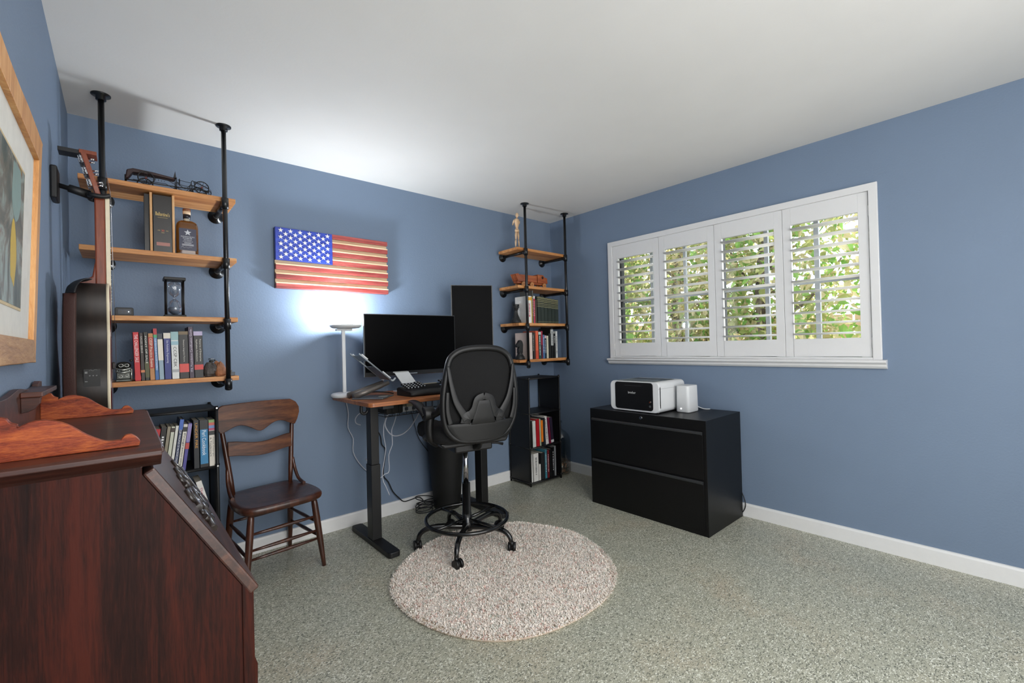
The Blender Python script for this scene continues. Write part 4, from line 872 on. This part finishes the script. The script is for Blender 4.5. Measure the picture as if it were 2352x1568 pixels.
# tablet holder
th_=thing('tablet_stand','white plastic tablet holder behind the keyboard','tablet stand',(-1.73,-.25,.917))
th_M=Mx((-1.745,-.25,1.018),(1,0,0),(-.38,.18,.9))
b=MB(); b.add([(-.055,-.045,0),(.055,-.045,0),(.055,.045,0),(-.055,.045,0),(-.055,-.045,.004),(.055,-.045,.004),(.055,.045,.004),(-.055,.045,.004)],[(0,3,2,1),(4,5,6,7),(0,1,5,4),(1,2,6,5),(2,3,7,6),(3,0,4,7)],M_wplast,False,Matrix.Translation((-1.765,-.25,1.02))@Matrix.Rotation(math.radians(62),4,'X')@Matrix(((1,-.42,0,0),(0,1,0,0),(0,0,1,0),(0,0,0,1)))); b.build('panel',th_)
for x in (-1.775,-1.72): MB().box(x-.014,x+.014,-.295,-.265,.972,.984,M_wplast).build('front_lip',th_,bevel=.003)
MB().box(-1.845,-1.735,-.235,-.222,1.055,1.064,plain('#B0B2B0',.5)).build('top_clip',th_,bevel=.002)
MB().tube([(-1.75,-.25,.975),(-1.72,-.2,.925)],.008,M_wplast,8).build('stem',th_); MB().box(-1.8,-1.64,-.3,-.13,.917,.925,M_wplast).build('foot_plate',th_,bevel=.002)
# ergonomic keyboard
kb=thing('ergonomic_keyboard','black contoured split keyboard with white-marked keys on the desk','keyboard',(-1.66,-.45,.917),math.radians(2))
b=MB(); N=16
def kf(u): return -.105+.03*(1-abs(u))   # front edge (centre further back)
rings=[]
for i in range(N+1):
    u=-1+2*i/N; x=u*.235; yf=-.11+.0*u+.025*(1-u*u)*-1; hb=.052+.01*(1-u*u); hf=.03+.012*(1-u*u)
    yb_=.085-.012*u*u
    rings.append([Vector((x,yf+.008,0)),Vector((x,yf,.012)),Vector((x,yf+.01,hf)),Vector((x,yf+.06,hf+.004)),Vector((x,yb_-.02,hb)),Vector((x,yb_,hb-.008)),Vector((x,yb_-.004,0))])
b.ring(rings,M_plast,True,True); b.build('keyboard_body',kb,world=False,bevel=0)
M_key=plain('#17181A',.45,name='black_key'); M_keyw=plain('#B9BDC0',.5,name='white_key_legend')
for sg in (-1,1):
    for r_ in range(4):
        for c_ in range(6):
            x=sg*(.085+.024*c_); y=-.02+.023*r_; z=.053+.006*r_+(.004 if abs(x)<.12 else 0)-.004*(abs(x)-.08)*5
            b=MB().box(x-.009,x+.009,y-.009,y+.008,z-.006,z+.006,M_key)
            b.add([(x-.005,y-.0091,z-.003),(x+.005,y-.0091,z-.003),(x+.005,y-.0091,z+.004),(x-.005,y-.0091,z+.004)],[(0,1,2,3)],M_keyw).add([(x-.005,y-.005,z+.0062),(x+.005,y-.005,z+.0062),(x+.005,y+.004,z+.0062),(x-.005,y+.004,z+.0062)],[(0,1,2,3)],M_keyw if (r_+c_)%2 else M_key)
            b.build('key',kb,world=False)
b=MB().box(-.06,.06,.045,.06,.06,.0645,plain('#B8AE9A',.5,name='label_strip'))
b.build('label_strip',kb,world=False)
MB().lathe([(.022,.0),(.02,.003),(.004,.004)],plain('#9FB0D8',.3,name='pale_blue_badge'),20,c=(.06,-.02,.0505)).build('round_badge',kb,world=False)
# ------------------------------------------------------------------ cords
def cord(name,label,pts,r,mat,group=None,smooth=4):
    o=MB().tube(spl(pts,smooth),r,mat,7).build(name,loc=pts[-1]); tag(o,label,'cord',group); return o
M_wc=plain('#C9CBD4',.5,name='white_cord'); M_bc=plain('#101216',.5,name='black_cord')
cord('cord','white cord hanging down the wall left of the desk leg',[(-2.13,-.045,.92),(-2.105,-.03,.88),(-2.091,-.02,.843),(-2.082,-.02,.775),(-2.087,-.02,.687),(-2.052,-.02,.604),(-2.055,-.02,.516),(-2.016,-.02,.431),(-1.955,-.02,.358),(-1.9,-.02,.33)],.003,M_wc,smooth=3)
cord('cord','thick white cable looping low under the desk',[(-1.84,-.25,.80),(-1.868,-.25,.792),(-1.902,-.25,.77),(-1.922,-.25,.717),(-1.904,-.25,.668),(-1.872,-.25,.633),(-1.834,-.25,.623),(-1.788,-.25,.631),(-1.741,-.25,.661),(-1.699,-.25,.708),(-1.668,-.25,.752),(-1.633,-.25,.813),(-1.63,-.25,.86)],.0042,M_wc)
cord('cord','white cord zigzagging down from the desk front behind the leg',[(-1.82,-.264,.86),(-1.828,-.264,.834),(-1.846,-.264,.804),(-1.846,-.264,.763),(-1.865,-.264,.709),(-1.881,-.264,.67),(-1.879,-.264,.619),(-1.88,-.264,.568),(-1.906,-.264,.506),(-1.906,-.264,.399),(-1.938,-.264,.383),(-1.99,-.264,.372),(-2.05,-.22,.5)],.003,M_wc,smooth=3)
cord('cord','thin white cord with a loose plug end hanging under the desk',[(-1.88,-.24,.79),(-1.902,-.24,.77),(-1.925,-.24,.712),(-1.928,-.24,.631),(-1.916,-.24,.548),(-1.931,-.24,.46),(-1.944,-.24,.391),(-1.94,-.24,.335),(-1.919,-.24,.285),(-1.896,-.24,.226)],.003,M_wc)
cord('cord','black cord running down the wall to the coil behind the bin',[(-1.93,-.02,.7),(-1.867,-.02,.621),(-1.848,-.02,.578),(-1.843,-.02,.528),(-1.813,-.02,.474),(-1.837,-.02,.315),(-1.798,-.02,.247),(-1.764,-.02,.168),(-1.718,-.02,.112),(-1.679,-.02,.075),(-1.62,-.02,.074),(-1.55,-.03,.079),(-1.52,-.06,.03)],.004,M_bc,smooth=3)
cord('cord','dark cord slanting down the wall toward the bin',[(-1.615,-.02,.79),(-1.585,-.02,.686),(-1.57,-.02,.621),(-1.544,-.02,.536),(-1.506,-.02,.472),(-1.461,-.02,.412)],.0028,M_bc)
cord('cord','dark cord sagging below the tray right of the white loop',[(-1.62,-.1,.8),(-1.58,-.08,.74),(-1.5,-.07,.72),(-1.4,-.07,.74),(-1.3,-.07,.82)],.003,M_bc)
cord('cord','short black cable on the desk top between laptop stand and keyboard',[(-2.02,-.12,.925),(-2.0,-.2,.935),(-1.97,-.26,.938),(-1.92,-.30,.933),(-1.9,-.34,.926)],.004,M_bc)
cord('cord','white loop of cord behind the left desk leg',[(-2.02,-.15,.8),(-2.06,-.15,.79),(-2.085,-.15,.76),(-2.08,-.15,.73),(-2.05,-.15,.715)],.003,M_wc)
b=MB(); rr=random.Random(4)
for k in range(6):
    r=.05+.02*rr.random(); cx_=-1.55+.02*rr.uniform(-1,1); cy_=-.12+.03*rr.uniform(-1,1); h=.008+.012*k
    b.tube([(cx_+r*1.2*math.cos(t/20*2*PI),cy_+r*math.sin(t/20*2*PI),h+.02*(k%3)*.5*(1+math.sin(t/20*2*PI+k))*.8) for t in range(20)],.0035,M_bc,6,closed=True)
tag(b.build('coiled_cable',loc=(-1.55,-.12,0)),'tangled coil of black cable on the floor beside the bin','cable')
cord('cord','black cord behind the file cabinet looping out onto the baseboard',[(-.012,-1.77,.25),(-.02,-1.783,.192),(-.02,-1.81,.12),(-.02,-1.815,.07),(-.022,-1.79,.02),(-.03,-1.755,.008)],.003,M_bc)
# ------------------------------------------------------------------ waste bin
wb=thing('waste_bin','black mesh waste bin under the desk','bin',(-1.38,-.15,0))
b=MB().lathe([(.10,0),(.102,.01),(.142,.5)],plain('#0B0B0A',.6,name='black_mesh',bs=1.0),32,c=(-1.38,-.15,0),caps=False); b.lathe([(.10,.004),(.001,.004)],M_blackm,32,c=(-1.38,-.15,0),caps=False); b.build('mesh_body',wb)
MB().tube([(-1.38+.142*math.cos(t/32*2*PI),-.15+.142*math.sin(t/32*2*PI),.5) for t in range(32)],.006,M_blackm,8,closed=True).build('rim',wb)
# ------------------------------------------------------------------ glass carboy with coins
cb=thing('glass_carboy','large clear glass carboy part-filled with coins in the room corner','jug',(-.125,-.17,0)); C_=(-.125,-.17,0)
MB().lathe([(.001,.004),(.085,.004),(.1,.012),(.104,.03),(.104,.3),(.1,.335),(.085,.37),(.06,.395),(.035,.41),(.024,.425),(.022,.475),(.03,.48),(.03,.495),(.022,.498)],M_bottle,36,c=C_,caps=False).build('glass_body',cb)
def coinmat():
    m,n,p=pm('mixed_coins'); vo=n.nodes.new('ShaderNodeTexVoronoi'); vo.inputs['Scale'].default_value=55; n.links.new(tc(n),vo.inputs['Vector']); s_=n.nodes.new('ShaderNodeSeparateColor'); n.links.new(vo.outputs['Color'],s_.inputs[0])
    n.links.new(ramp(n,s_.outputs[0],[(0,lin('#3A2A22')),(.3,lin('#8A5A3E')),(.6,lin('#A87858')),(.8,lin('#8E8E8A'))],'CONSTANT'),p.inputs['Base Color']); p.inputs['Roughness'].default_value=.35; p.inputs['Metallic'].default_value=.6; bump(n,p,vo.outputs['Distance'],.8,.01); return m
b=MB().lathe([(.08,.01),(.098,.02),(.1,.04),(.1,.11),(.07,.125),(.001,.13)],coinmat(),32,c=C_); o=b.build('coins',cb); o['kind']='stuff'
# ------------------------------------------------------------------ file cabinet, printer, router
fc=thing('file_cabinet','wide black two-drawer lateral file cabinet below the window','cabinet',(-.27,-1.34,0))
MB().box(-.528,-.02,-1.797,-.883,0,.725,M_cab).build('body',fc,bevel=.002)
for (z1,z2) in ((.355,.655),(.035,.345)):
    d_=MB().box(-.5335,-.528,-1.775,-.905,z1,z2,M_cab).build('drawer',fc,bevel=.0015)
    MB().prism([(-.5335,z2-.022),(-.546,z2-.016),(-.548,z2-.006),(-.540,z2),(-.5335,z2)],-1.773,-.907,'y',plain('#2C2E30',.35,name='handle_lip')).build('pull_handle',d_)
lk=MB().cyl((-.535,-1.335,.697),(-.528,-1.335,.697),.011,M_chrome,n=18).build('lock',fc)
pr=thing('laser_printer','white laser printer with black front panel on the file cabinet','printer',(-.3,-1.25,.725))
px0,px1,py0,py1,pz0,pz1=-.488,-.13,-1.452,-1.05,.731,.945
b=MB().prism(rrect(py0,py1,pz0,pz1,.03,5),px0+.012,px1,'x',M_wplast); b.build('shell',pr,bevel=.004)
b=MB()
ro=rrect(py0,py1,pz0,pz1,.035,5); ri=rrect(py0+.045,py1-.045,pz0+.012,pz1-.006,.02,5)
b.prism(ri,px0-.002,px0+.02,'x',plain('#0B0B0C',.3,name='glossy_black_panel')); b.build('front_panel',pr,bevel=.002)
MB().prism(rrect(py0,py1,pz0,pz1,.035,5),px0+.003,px0+.03,'x',M_wplast,smooth=False).build('front_frame',pr,bevel=.003)
MB().prism(rrect(py0+.05,py1-.05,0,.001,.0004,1),px0,px1,'x',M_wplast) 
b=MB().box(px0+.02,px1-.05,py0+.05,py1-.05,pz1-.001,pz1+.002,plain('#5E655F',.25,name='grey_output_tray')).box(px1-.14,px1-.06,py0+.06,py1-.06,pz1+.002,pz1+.003,plain('#0A0A0A',.3)); b.build('output_tray',pr)
b=MB().box(px0+.001,px1,py0-.0006,py0+.002,.898,.8995,plain('#8A8C8C',.5)).box(px0+.001,px1,py1-.002,py1+.0006,.898,.8995,plain('#8A8C8C',.5)); b.build('seam_line',pr)
b=MB().text('brother',plain('#DADCDC',.4,name='logo_white'),Mx((px0-.0028,-1.24,.865),(0,-1,0),(0,0,1)),w=.062,h=.016); b.build('logo',pr)
MB().box(px0-.0032,px0-.002,-1.32,-1.18,.913,.916,plain('#2E2E30',.3)).build('panel_grip',pr)
MB().cyl((px0-.005,-1.385,.805),(px0-.001,-1.385,.805),.009,M_chrome,n=16).cyl((px0-.006,-1.385,.805),(px0-.004,-1.385,.805),.005,plain('#5A2A1E',.4),n=12).build('power_button',pr)
MB().cyl((px0-.004,-1.385,.775),(px0-.001,-1.385,.775),.008,plain('#55585A',.4,.5),n=16).build('go_button',pr)
for y in (py0+.03,py1-.03):
    for x in (px0+.04,px1-.04): MB().cyl((x,y,.7255),(x,y,.733),.01,M_plast,n=10).build('rubber_foot',pr)
rt_=thing('wifi_router','small white upright router with a status light beside the printer','router',(-.23,-1.52,.725))
b=MB(); RR=[]
for k_,zz in ((.94,0),(1,.006),(.95,.18),(.93,.186)): RR.append([Vector((-.23+x*k_,-1.522+y*k_,.7265+zz)) for x,y in rrect(-.075,.075,-.05,.05,.022,4)])
b.ring(RR,M_wplast); b.build('case',rt_)
MB().cyl((-.307,-1.515,.752),(-.302,-1.515,.752),.0045,emit('status_led',(1,1,1),3),n=12).build('status_light',rt_)
cord('cord','short white cable trailing behind the router',[(-.15,-1.545,.76),(-.1,-1.575,.735),(-.05,-1.6,.729)],.003,M_wplast)
# ------------------------------------------------------------------ rug
rg=thing('round_rug','round cream shag rug with pink and grey flecks under the office chair','rug',(-1.69,-1.21,0))
rr=random.Random(11)
def rugR(a): return .592+.012*math.sin(a*2+1.2)+.008*math.sin(a*5+.4)+.05*math.exp(-((a-.76)/.22)**2)*.5
b=MB(); b.ring([[Vector((-1.69+rugR(2*PI*k/64)*math.cos(2*PI*k/64),-1.21+rugR(2*PI*k/64)*math.sin(2*PI*k/64),z)) for k in range(64)] for z in (.0005,.008)],plain('#CBB9A4',.9,name='rug_backing')); b.build('backing',rg)
RM=[plain(c,.95,name='wool_'+str(i),var=.04) for i,c in enumerate(('#FBF1E6','#F6E8DC','#F4ECE0','#E2BEB2','#C4C8BC','#FDF7F0','#A89C8C'))]
wts=(32,22,20,3,3,18,2); b=MB(); b.nodouble=True; V=[[] for _ in RM]; F=[[] for _ in RM]
from mathutils import noise as mnoise
for k in range(52000):
    a=rr.uniform(0,2*PI); R_=rugR(a); r=R_*math.sqrt(rr.random()); x=-1.69+r*math.cos(a); y=-1.21+r*math.sin(a)
    nv=mnoise.noise(Vector((x*26,y*26,0))); n2=mnoise.noise(Vector((x*26+40,y*26,3)))
    if nv>.3 and rr.random()<.33: m=3
    elif n2>.3 and rr.random()<.33: m=4
    else: m=rr.choices(range(7),wts)[0]
    d=rr.uniform(0,2*PI)+0; L_=rr.uniform(.012,.026); h=rr.uniform(.006,.014); wd=rr.uniform(.0014,.0026)
    if R_-r<.02: d=a+rr.gauss(0,.5); L_*=.8
    c_,s_=math.cos(d),math.sin(d); i=len(V[m]); z=.006
    V[m]+=[(x-s_*wd,y+c_*wd,z),(x+s_*wd,y-c_*wd,z),(x+c_*L_*.5+s_*wd,y+s_*L_*.5-c_*wd,z+h),(x+c_*L_*.5-s_*wd,y+s_*L_*.5+c_*wd,z+h),(x+c_*L_,y+s_*L_,z+h*rr.uniform(.5,1))]
    F[m]+=[(i,i+1,i+2,i+3),(i+3,i+2,i+4)]
for m in range(7): b.add(V[m],F[m],RM[m])
o=b.build('shag_pile',rg); o['kind']='stuff'
# ------------------------------------------------------------------ office chair (drafting chair)
oc=thing('office_chair','tall black mesh drafting chair with foot ring on the round rug','office chair',(-1.665,-.82,0),math.radians(-12))
def ocb(b,n,p=oc,**k): return b.build(n,p,world=False,**k)
M_leg=plain('#0A0B0C',.25,name='gloss_black_metal',coat=.5); zr=.028   # wheels stand on the rug pile
for k in range(5):
    a=math.radians(-137+72*k+12); c_,s_=math.cos(a),math.sin(a)
    pts=spl([(r*c_,r*s_,z) for r,z in ((.02,.118),(.1,.128),(.19,.134),(.255,.122),(.288,.095),(.297,.062))],4)
    lg=ocb(MB().tube(pts,[.019-.0003*i for i in range(len(pts))],M_leg,10),'base_leg')
    cc=a+.9+k; q=Vector((.3*c_,.3*s_,0)); px_,py_=math.cos(cc),math.sin(cc); ctr=q+Vector((px_*.012,py_*.012,.032)); ax=Vector((-py_,px_,0))
    b=MB()
    for sg in (-1,1): b.cyl(ctr+ax*(sg*.007),ctr+ax*(sg*.022),.027,M_plast,n=18)
    b.cyl(ctr-ax*.01,ctr+ax*.01,.02,M_plast,n=12).cyl(q+Vector((0,0,.04)),q+Vector((0,0,.07)),.012,M_plast,n=10); ocb(b,'caster',lg)
b=MB().lathe([(.034,.095),(.036,.11),(.036,.15),(.03,.16),(.028,.2),(.027,.2),(.025,.385)],M_leg,24); ocb(b,'column')
ocb(MB().lathe([(.016,.38),(.016,.6)],M_chrome,20),'gas_lift')
b=MB().tube([(.25*math.cos(t/48*2*PI),.25*math.sin(t/48*2*PI),.17) for t in range(48)],.0115,M_leg,10,closed=True); ft=ocb(b,'foot_ring')
for k in range(4):
    a=math.radians(20+90*k); ocb(MB().tube([(.03*math.cos(a),.03*math.sin(a),.165),(.248*math.cos(a),.248*math.sin(a),.17)],.009,M_leg,8),'ring_spoke',ft)
b=MB(); 
for sc_,zz in ((.86,.655),(.97,.665),(1,.69),(1,.72),(.96,.745),(.85,.757),(.5,.76)): 
    pass
rings=[]
for sc_,zz in ((.84,.652),(.96,.66),(1,.685),(1,.715),(.965,.74),(.88,.753),(.6,.757)):
    ring_=[]
    for x,y in rrect(-.25,.25,-.22,.27,.12,6):
        dz=-.03*max(0,(y-.12)/.15)**2; ring_.append(Vector((x*sc_,.025+(y-.025)*sc_,zz+dz+.02)))
    rings.append(ring_)
ocb(MB().ring(rings,M_fabric),'seat_cushion')
b=MB().box(-.12,.12,-.14,.12,.605,.675,M_plast); b.prism([(-.2,.648),(.2,.648),(.22,.678),(-.22,.678)],-.17,.2,'y',M_plast); ocb(b,'seat_mechanism',bevel=.01)
ocb(MB().tube([(.1,-.03,.625),(.2,-.05,.615),(.235,-.055,.605)],[.006,.007,.009],M_plast,8),'lever')
# back: curved surface y=f(x,z)
zc0,zc1=.70,1.225
def by(x,z): 
    t=(z-zc0)/(zc1-zc0); return -.245-.045*math.sin(t*2.2)+.02*t+ .55*x*x
def halfw(z):
    t=(z-zc0)/(zc1-zc0); return .205+.045*math.sin(min(1,t*1.25)*PI*.62)-.03*max(0,t-.55)
def outline():
    P=[]
    for z_,hx in ((.735,.18),(.80,.216),(.9,.228),(1.0,.222),(1.1,.203),(1.155,.186)): P.append((hx,z_))
    P+=[(.16,1.184),(.118,1.205),(.06,1.215),(0,1.217)]
    L_=[(-a,c) for a,c in P[::-1][1:]]; Q=P+L_+[(-.12,.70),(0,.69),(.12,.70)]
    return Q
ol=spl(outline()+[outline()[0]],4)[:-1]
ocb(MB().tube([(x,by(x,z),z) for x,z in ol],.018,M_plast,10,closed=True),'back_frame')
NX,NZ=20,24
def widthat(z):
    xs=[]
    n_=len(ol)
    for i in range(n_):
        (xa_,za_),(xb2,zb2)=ol[i],ol[(i+1)%n_]
        if (za_-z)*(zb2-z)<=0 and abs(za_-zb2)>1e-9: xs.append(xa_+(z-za_)/(zb2-za_)*(xb2-xa_))
    return max(xs) if xs else .05
rows=[]
for j in range(NZ+1):
    z_=.80+(1.214-.80)*j/NZ; wq=widthat(min(z_,1.217)); rows.append([(wq*(-1+2*i/NX),z_) for i in range(NX+1)])
V_=[(x,by(x,z)+.004,z) for r_ in rows for x,z in r_]; F_=[(j*(NX+1)+i,j*(NX+1)+i+1,(j+1)*(NX+1)+i+1,(j+1)*(NX+1)+i) for j in range(NZ) for i in range(NX)]
M_mesh=plain('#070708',.9,name='chair_mesh',bs=1.0)
b=MB().add(V_,F_,M_mesh,True); o=ocb(b,'back_mesh'); sm=o.modifiers.new('thick','SOLIDIFY'); sm.thickness=.003
M_shell=plain('#101011',.45,name='dark_grey_shell',bs=.15)
def plate(poly_rows,name,off=-.012,mat=M_shell,th=.010):
    """poly_rows: list of (z,[x...]) same count; builds a curved plate"""
    n_=len(poly_rows[0][1]); V_=[(x,by(x,z)+off,z) for z,xs in poly_rows for x in xs]
    F_=[(j*n_+i,j*n_+i+1,(j+1)*n_+i+1,(j+1)*n_+i) for j in range(len(poly_rows)-1) for i in range(n_-1)]
    o=ocb(MB().add(V_,F_,mat,True),name); m_=o.modifiers.new('thick','SOLIDIFY'); m_.thickness=th; m_.offset=0
    bv=o.modifiers.new('bevel','BEVEL'); bv.width=.003; bv.segments=2; return o
R_=[]
for z_ in (.69,.70,.72,.75,.78,.80): 
    wq=widthat(max(z_,.702))*.97 if z_>.705 else .13; R_.append((z_,[wq*(-1+2*i/14) for i in range(15)]))
plate(R_,'lower_shell')
def strut(name,pts,wid,off=-.016):
    pts=spl(pts,6); V_=[];F_=[]
    for i,(x,z) in enumerate(pts):
        p=pts[min(i+1,len(pts)-1)]; q_=pts[max(i-1,0)]; dx,dz=p[0]-q_[0],p[1]-q_[1]; l_=math.hypot(dx,dz); nx_,nz_=-dz/l_,dx/l_
        wv=wid[0]+(wid[1]-wid[0])*i/(len(pts)-1)
        for s_ in (-1,1): V_.append((x+nx_*wv*s_/2,by(x,z)+off,z+nz_*wv*s_/2))
    F_=[(2*i,2*i+1,2*i+3,2*i+2) for i in range(len(pts)-1)]
    o=ocb(MB().add(V_,F_,M_shell,True),name); m_=o.modifiers.new('thick','SOLIDIFY'); m_.thickness=.012; m_.offset=0
    bv=o.modifiers.new('bevel','BEVEL'); bv.width=.004; bv.segments=2
for sg in (-1,1):
    strut('diagonal_strut',[(sg*.202,1.12),(sg*.19,1.03),(sg*.165,.93),(sg*.125,.86),(sg*.1,.82)],(.018,.05))
    strut('arched_brace',[(sg*.11,.80),(sg*.1,.835),(sg*.075,.85),(sg*.055,.88),(sg*.04,.93),(0.0,.948)],(.06,.035))
    strut('side_brace',[(sg*.208,.98),(sg*.208,.88),(sg*.19,.8)],(.02,.03))
plate([(z_,[hw*(-1+2*i/10) for i in range(11)]) for z_,hw in ((.79,.075),(.83,.065),(.87,.05),(.9,.042),(.925,.032))],'centre_panel',off=-.018)
plate([(z_,[.15*(-1+2*i/10) for i in range(11)]) for z_ in (.905,.93)],'lumbar_bar',off=.012)
b=MB().tube(spl([(0,-.22,.71),(0,-.215,.67),(0,-.16,.645),(0,-.05,.645)],4),.03,M_plast,10,flat=.4); ocb(b,'back_support')
for sg in (-1,1):
    am=ocb(MB().tube(spl([(sg*.318,.068,.905),(sg*.312,.035,.908),(sg*.3,-.01,.898),(sg*.288,-.05,.875),(sg*.275,-.10,.835)],4),[.014+.0016*i if i<9 else .03 for i in range(17)],M_plast,12,flat=.6),'armrest')
    ocb(MB().cyl((sg*.235,-.10,.85),(sg*.295,-.10,.85),.042,M_plast,n=20),'arm_hinge',am,bevel=.006)
    ocb(MB().tube(spl([(sg*.25,-.105,.85),(sg*.262,-.10,.77),(sg*.25,-.09,.70),(sg*.2,-.05,.66)],4),[.028,.027,.026,.026,.026,.025,.024,.024,.023,.022,.022,.022,.022],M_plast,10),'arm_support',am)
    ocb(MB().tube(spl([(sg*.25,-.11,.84),(sg*.235,-.17,.86),(sg*.225,-.215,.9)],4),.02,M_plast,10),'back_link',am)
    ocb(MB().tube(spl([(sg*.255,-.09,.73),(sg*.25,.02,.69),(sg*.2,.08,.655)],4),.015,M_plast,8),'front_link',am)
# ------------------------------------------------------------------ old wooden chair
wc=thing('wooden_chair','old brown oak side chair with scalloped crest rail by the back wall','chair',(-2.625,-.285,0),math.radians(6))
def wcb(b,n,p=wc,**k): return b.build(n,p,world=False,**k)
sz=.425
seat=spl([(-.17,.19),(-.2,.08),(-.215,-.05),(-.205,-.17),(-.17,-.212),(-.08,-.228),(.08,-.228),(.17,-.212),(.205,-.17),(.215,-.05),(.2,.08),(.17,.19),(0,.205),(-.17,.19)],4)[:-1]
RR=[[Vector((x*k_,y*k_,z)) for x,y in seat] for k_,z in ((.95,sz-.038),(.985,sz-.03),(1,sz-.018),(.995,sz-.006),(.97,sz),(.85,sz-.002),(.6,sz-.006))]
wcb(MB().ring(RR,M_chleg),'seat')
ll=[]
for sx,sy,fx_,fy_ in ((-1,-1,.2,.215),(1,-1,.2,.215),(-1,1,.175,.235),(1,1,.175,.235)):
    top=Vector((sx*.16,sy*.165,sz-.03)); bot=Vector((sx*fx_,-fy_+.02 if sy<0 else fy_,0)); d=bot-top
    pts=[top+d*t for t in (0,.1,.3,.6,.85,1)]
    ll.append((top,bot)); wcb(MB().tube(pts,[.014,.017,.0185,.0165,.013,.011],M_chleg,12),'leg')
def lp_(i,z): t_,b_=ll[i]; k=(t_.z-z)/(t_.z-b_.z); return t_+(b_-t_)*k
for i,j,zs in ((0,1,(.285,.205,.16)),(2,3,(.26,)),(0,2,(.25,.17)),(1,3,(.25,.17))):
    for z_ in zs:
        a_,c_=lp_(i,z_),lp_(j,z_); m_=(a_+c_)/2; wcb(MB().tube([a_,a_*.75+c_*.25,m_,a_*.25+c_*.75,c_],[.006,.0085,.0105,.0085,.006],M_chleg,10),'stretcher')
def backx(z): return .155+.045*(z-sz)/.45
def backy(z): return .155+.07*((z-sz)/.47)
for sx in (-1,1):
    pts=[(sx*backx(z_),backy(z_),z_) for z_ in (sz-.01,.5,.6,.7,.8,.86)]
    wcb(MB().tube(pts,[.011,.0145,.0145,.013,.012,.012],M_chleg,12),'back_post')
    wcb(MB().tube(spl([(sx*.177,backy(.56)-.005,.565),(sx*.182,.15,.5),(sx*.185,.11,.45),(sx*.19,.06,.432),(sx*.19,.035,.43)],4),.0095,M_chleg,10),'bentwood_brace')
def rail(name,top,bot,th=.016):
    n_=len(top); A_=[];
    for y_off in (0,th):
        for arr in (bot,top): A_+= [(x,backy(z)-.012-.02+.25*x*x*4*.25+y_off,z) for x,z in arr]
    V_=A_; F_=[]
    for i in range(n_-1):
        F_+=[(i,i+1,n_+i+1,n_+i),(2*n_+i,3*n_+i,3*n_+i+1,2*n_+i+1),(n_+i,n_+i+1,3*n_+i+1,3*n_+i),(i,2*n_+i,2*n_+i+1,i+1)]
    F_+=[(0,n_,3*n_,2*n_),(n_-1,3*n_-1,4*n_-1,2*n_-1)]
    return wcb(MB().add(V_,F_,M_chair,False),name,bevel=.003)
xs=[-.235+.47*i/28 for i in range(29)]
def tz(x): a=abs(x)/.235; return .925+.006*math.cos(x*9)-(.03*max(0,a-.8)/.2 if a>.8 else 0)-(.02 if a>.97 else 0)
def bz(x): 
    a=abs(x)/.235; v=.785+.018*math.cos(a*PI*2.2)*(-1)-.010*math.exp(-(x/.03)**2)
    if a>.88: v+=.07*(a-.88)/.12
    return v
rail('crest_rail',[(x,tz(x)) for x in xs],[(x,bz(x)) for x in xs])
xs=[-.172+.344*i/20 for i in range(21)]
rail('middle_rail',[(x,.70+.012*math.cos(x/.172*PI)*-1+.006) for x in xs],[(x,.628-.010*math.cos(x/.172*PI)) for x in xs],.013)
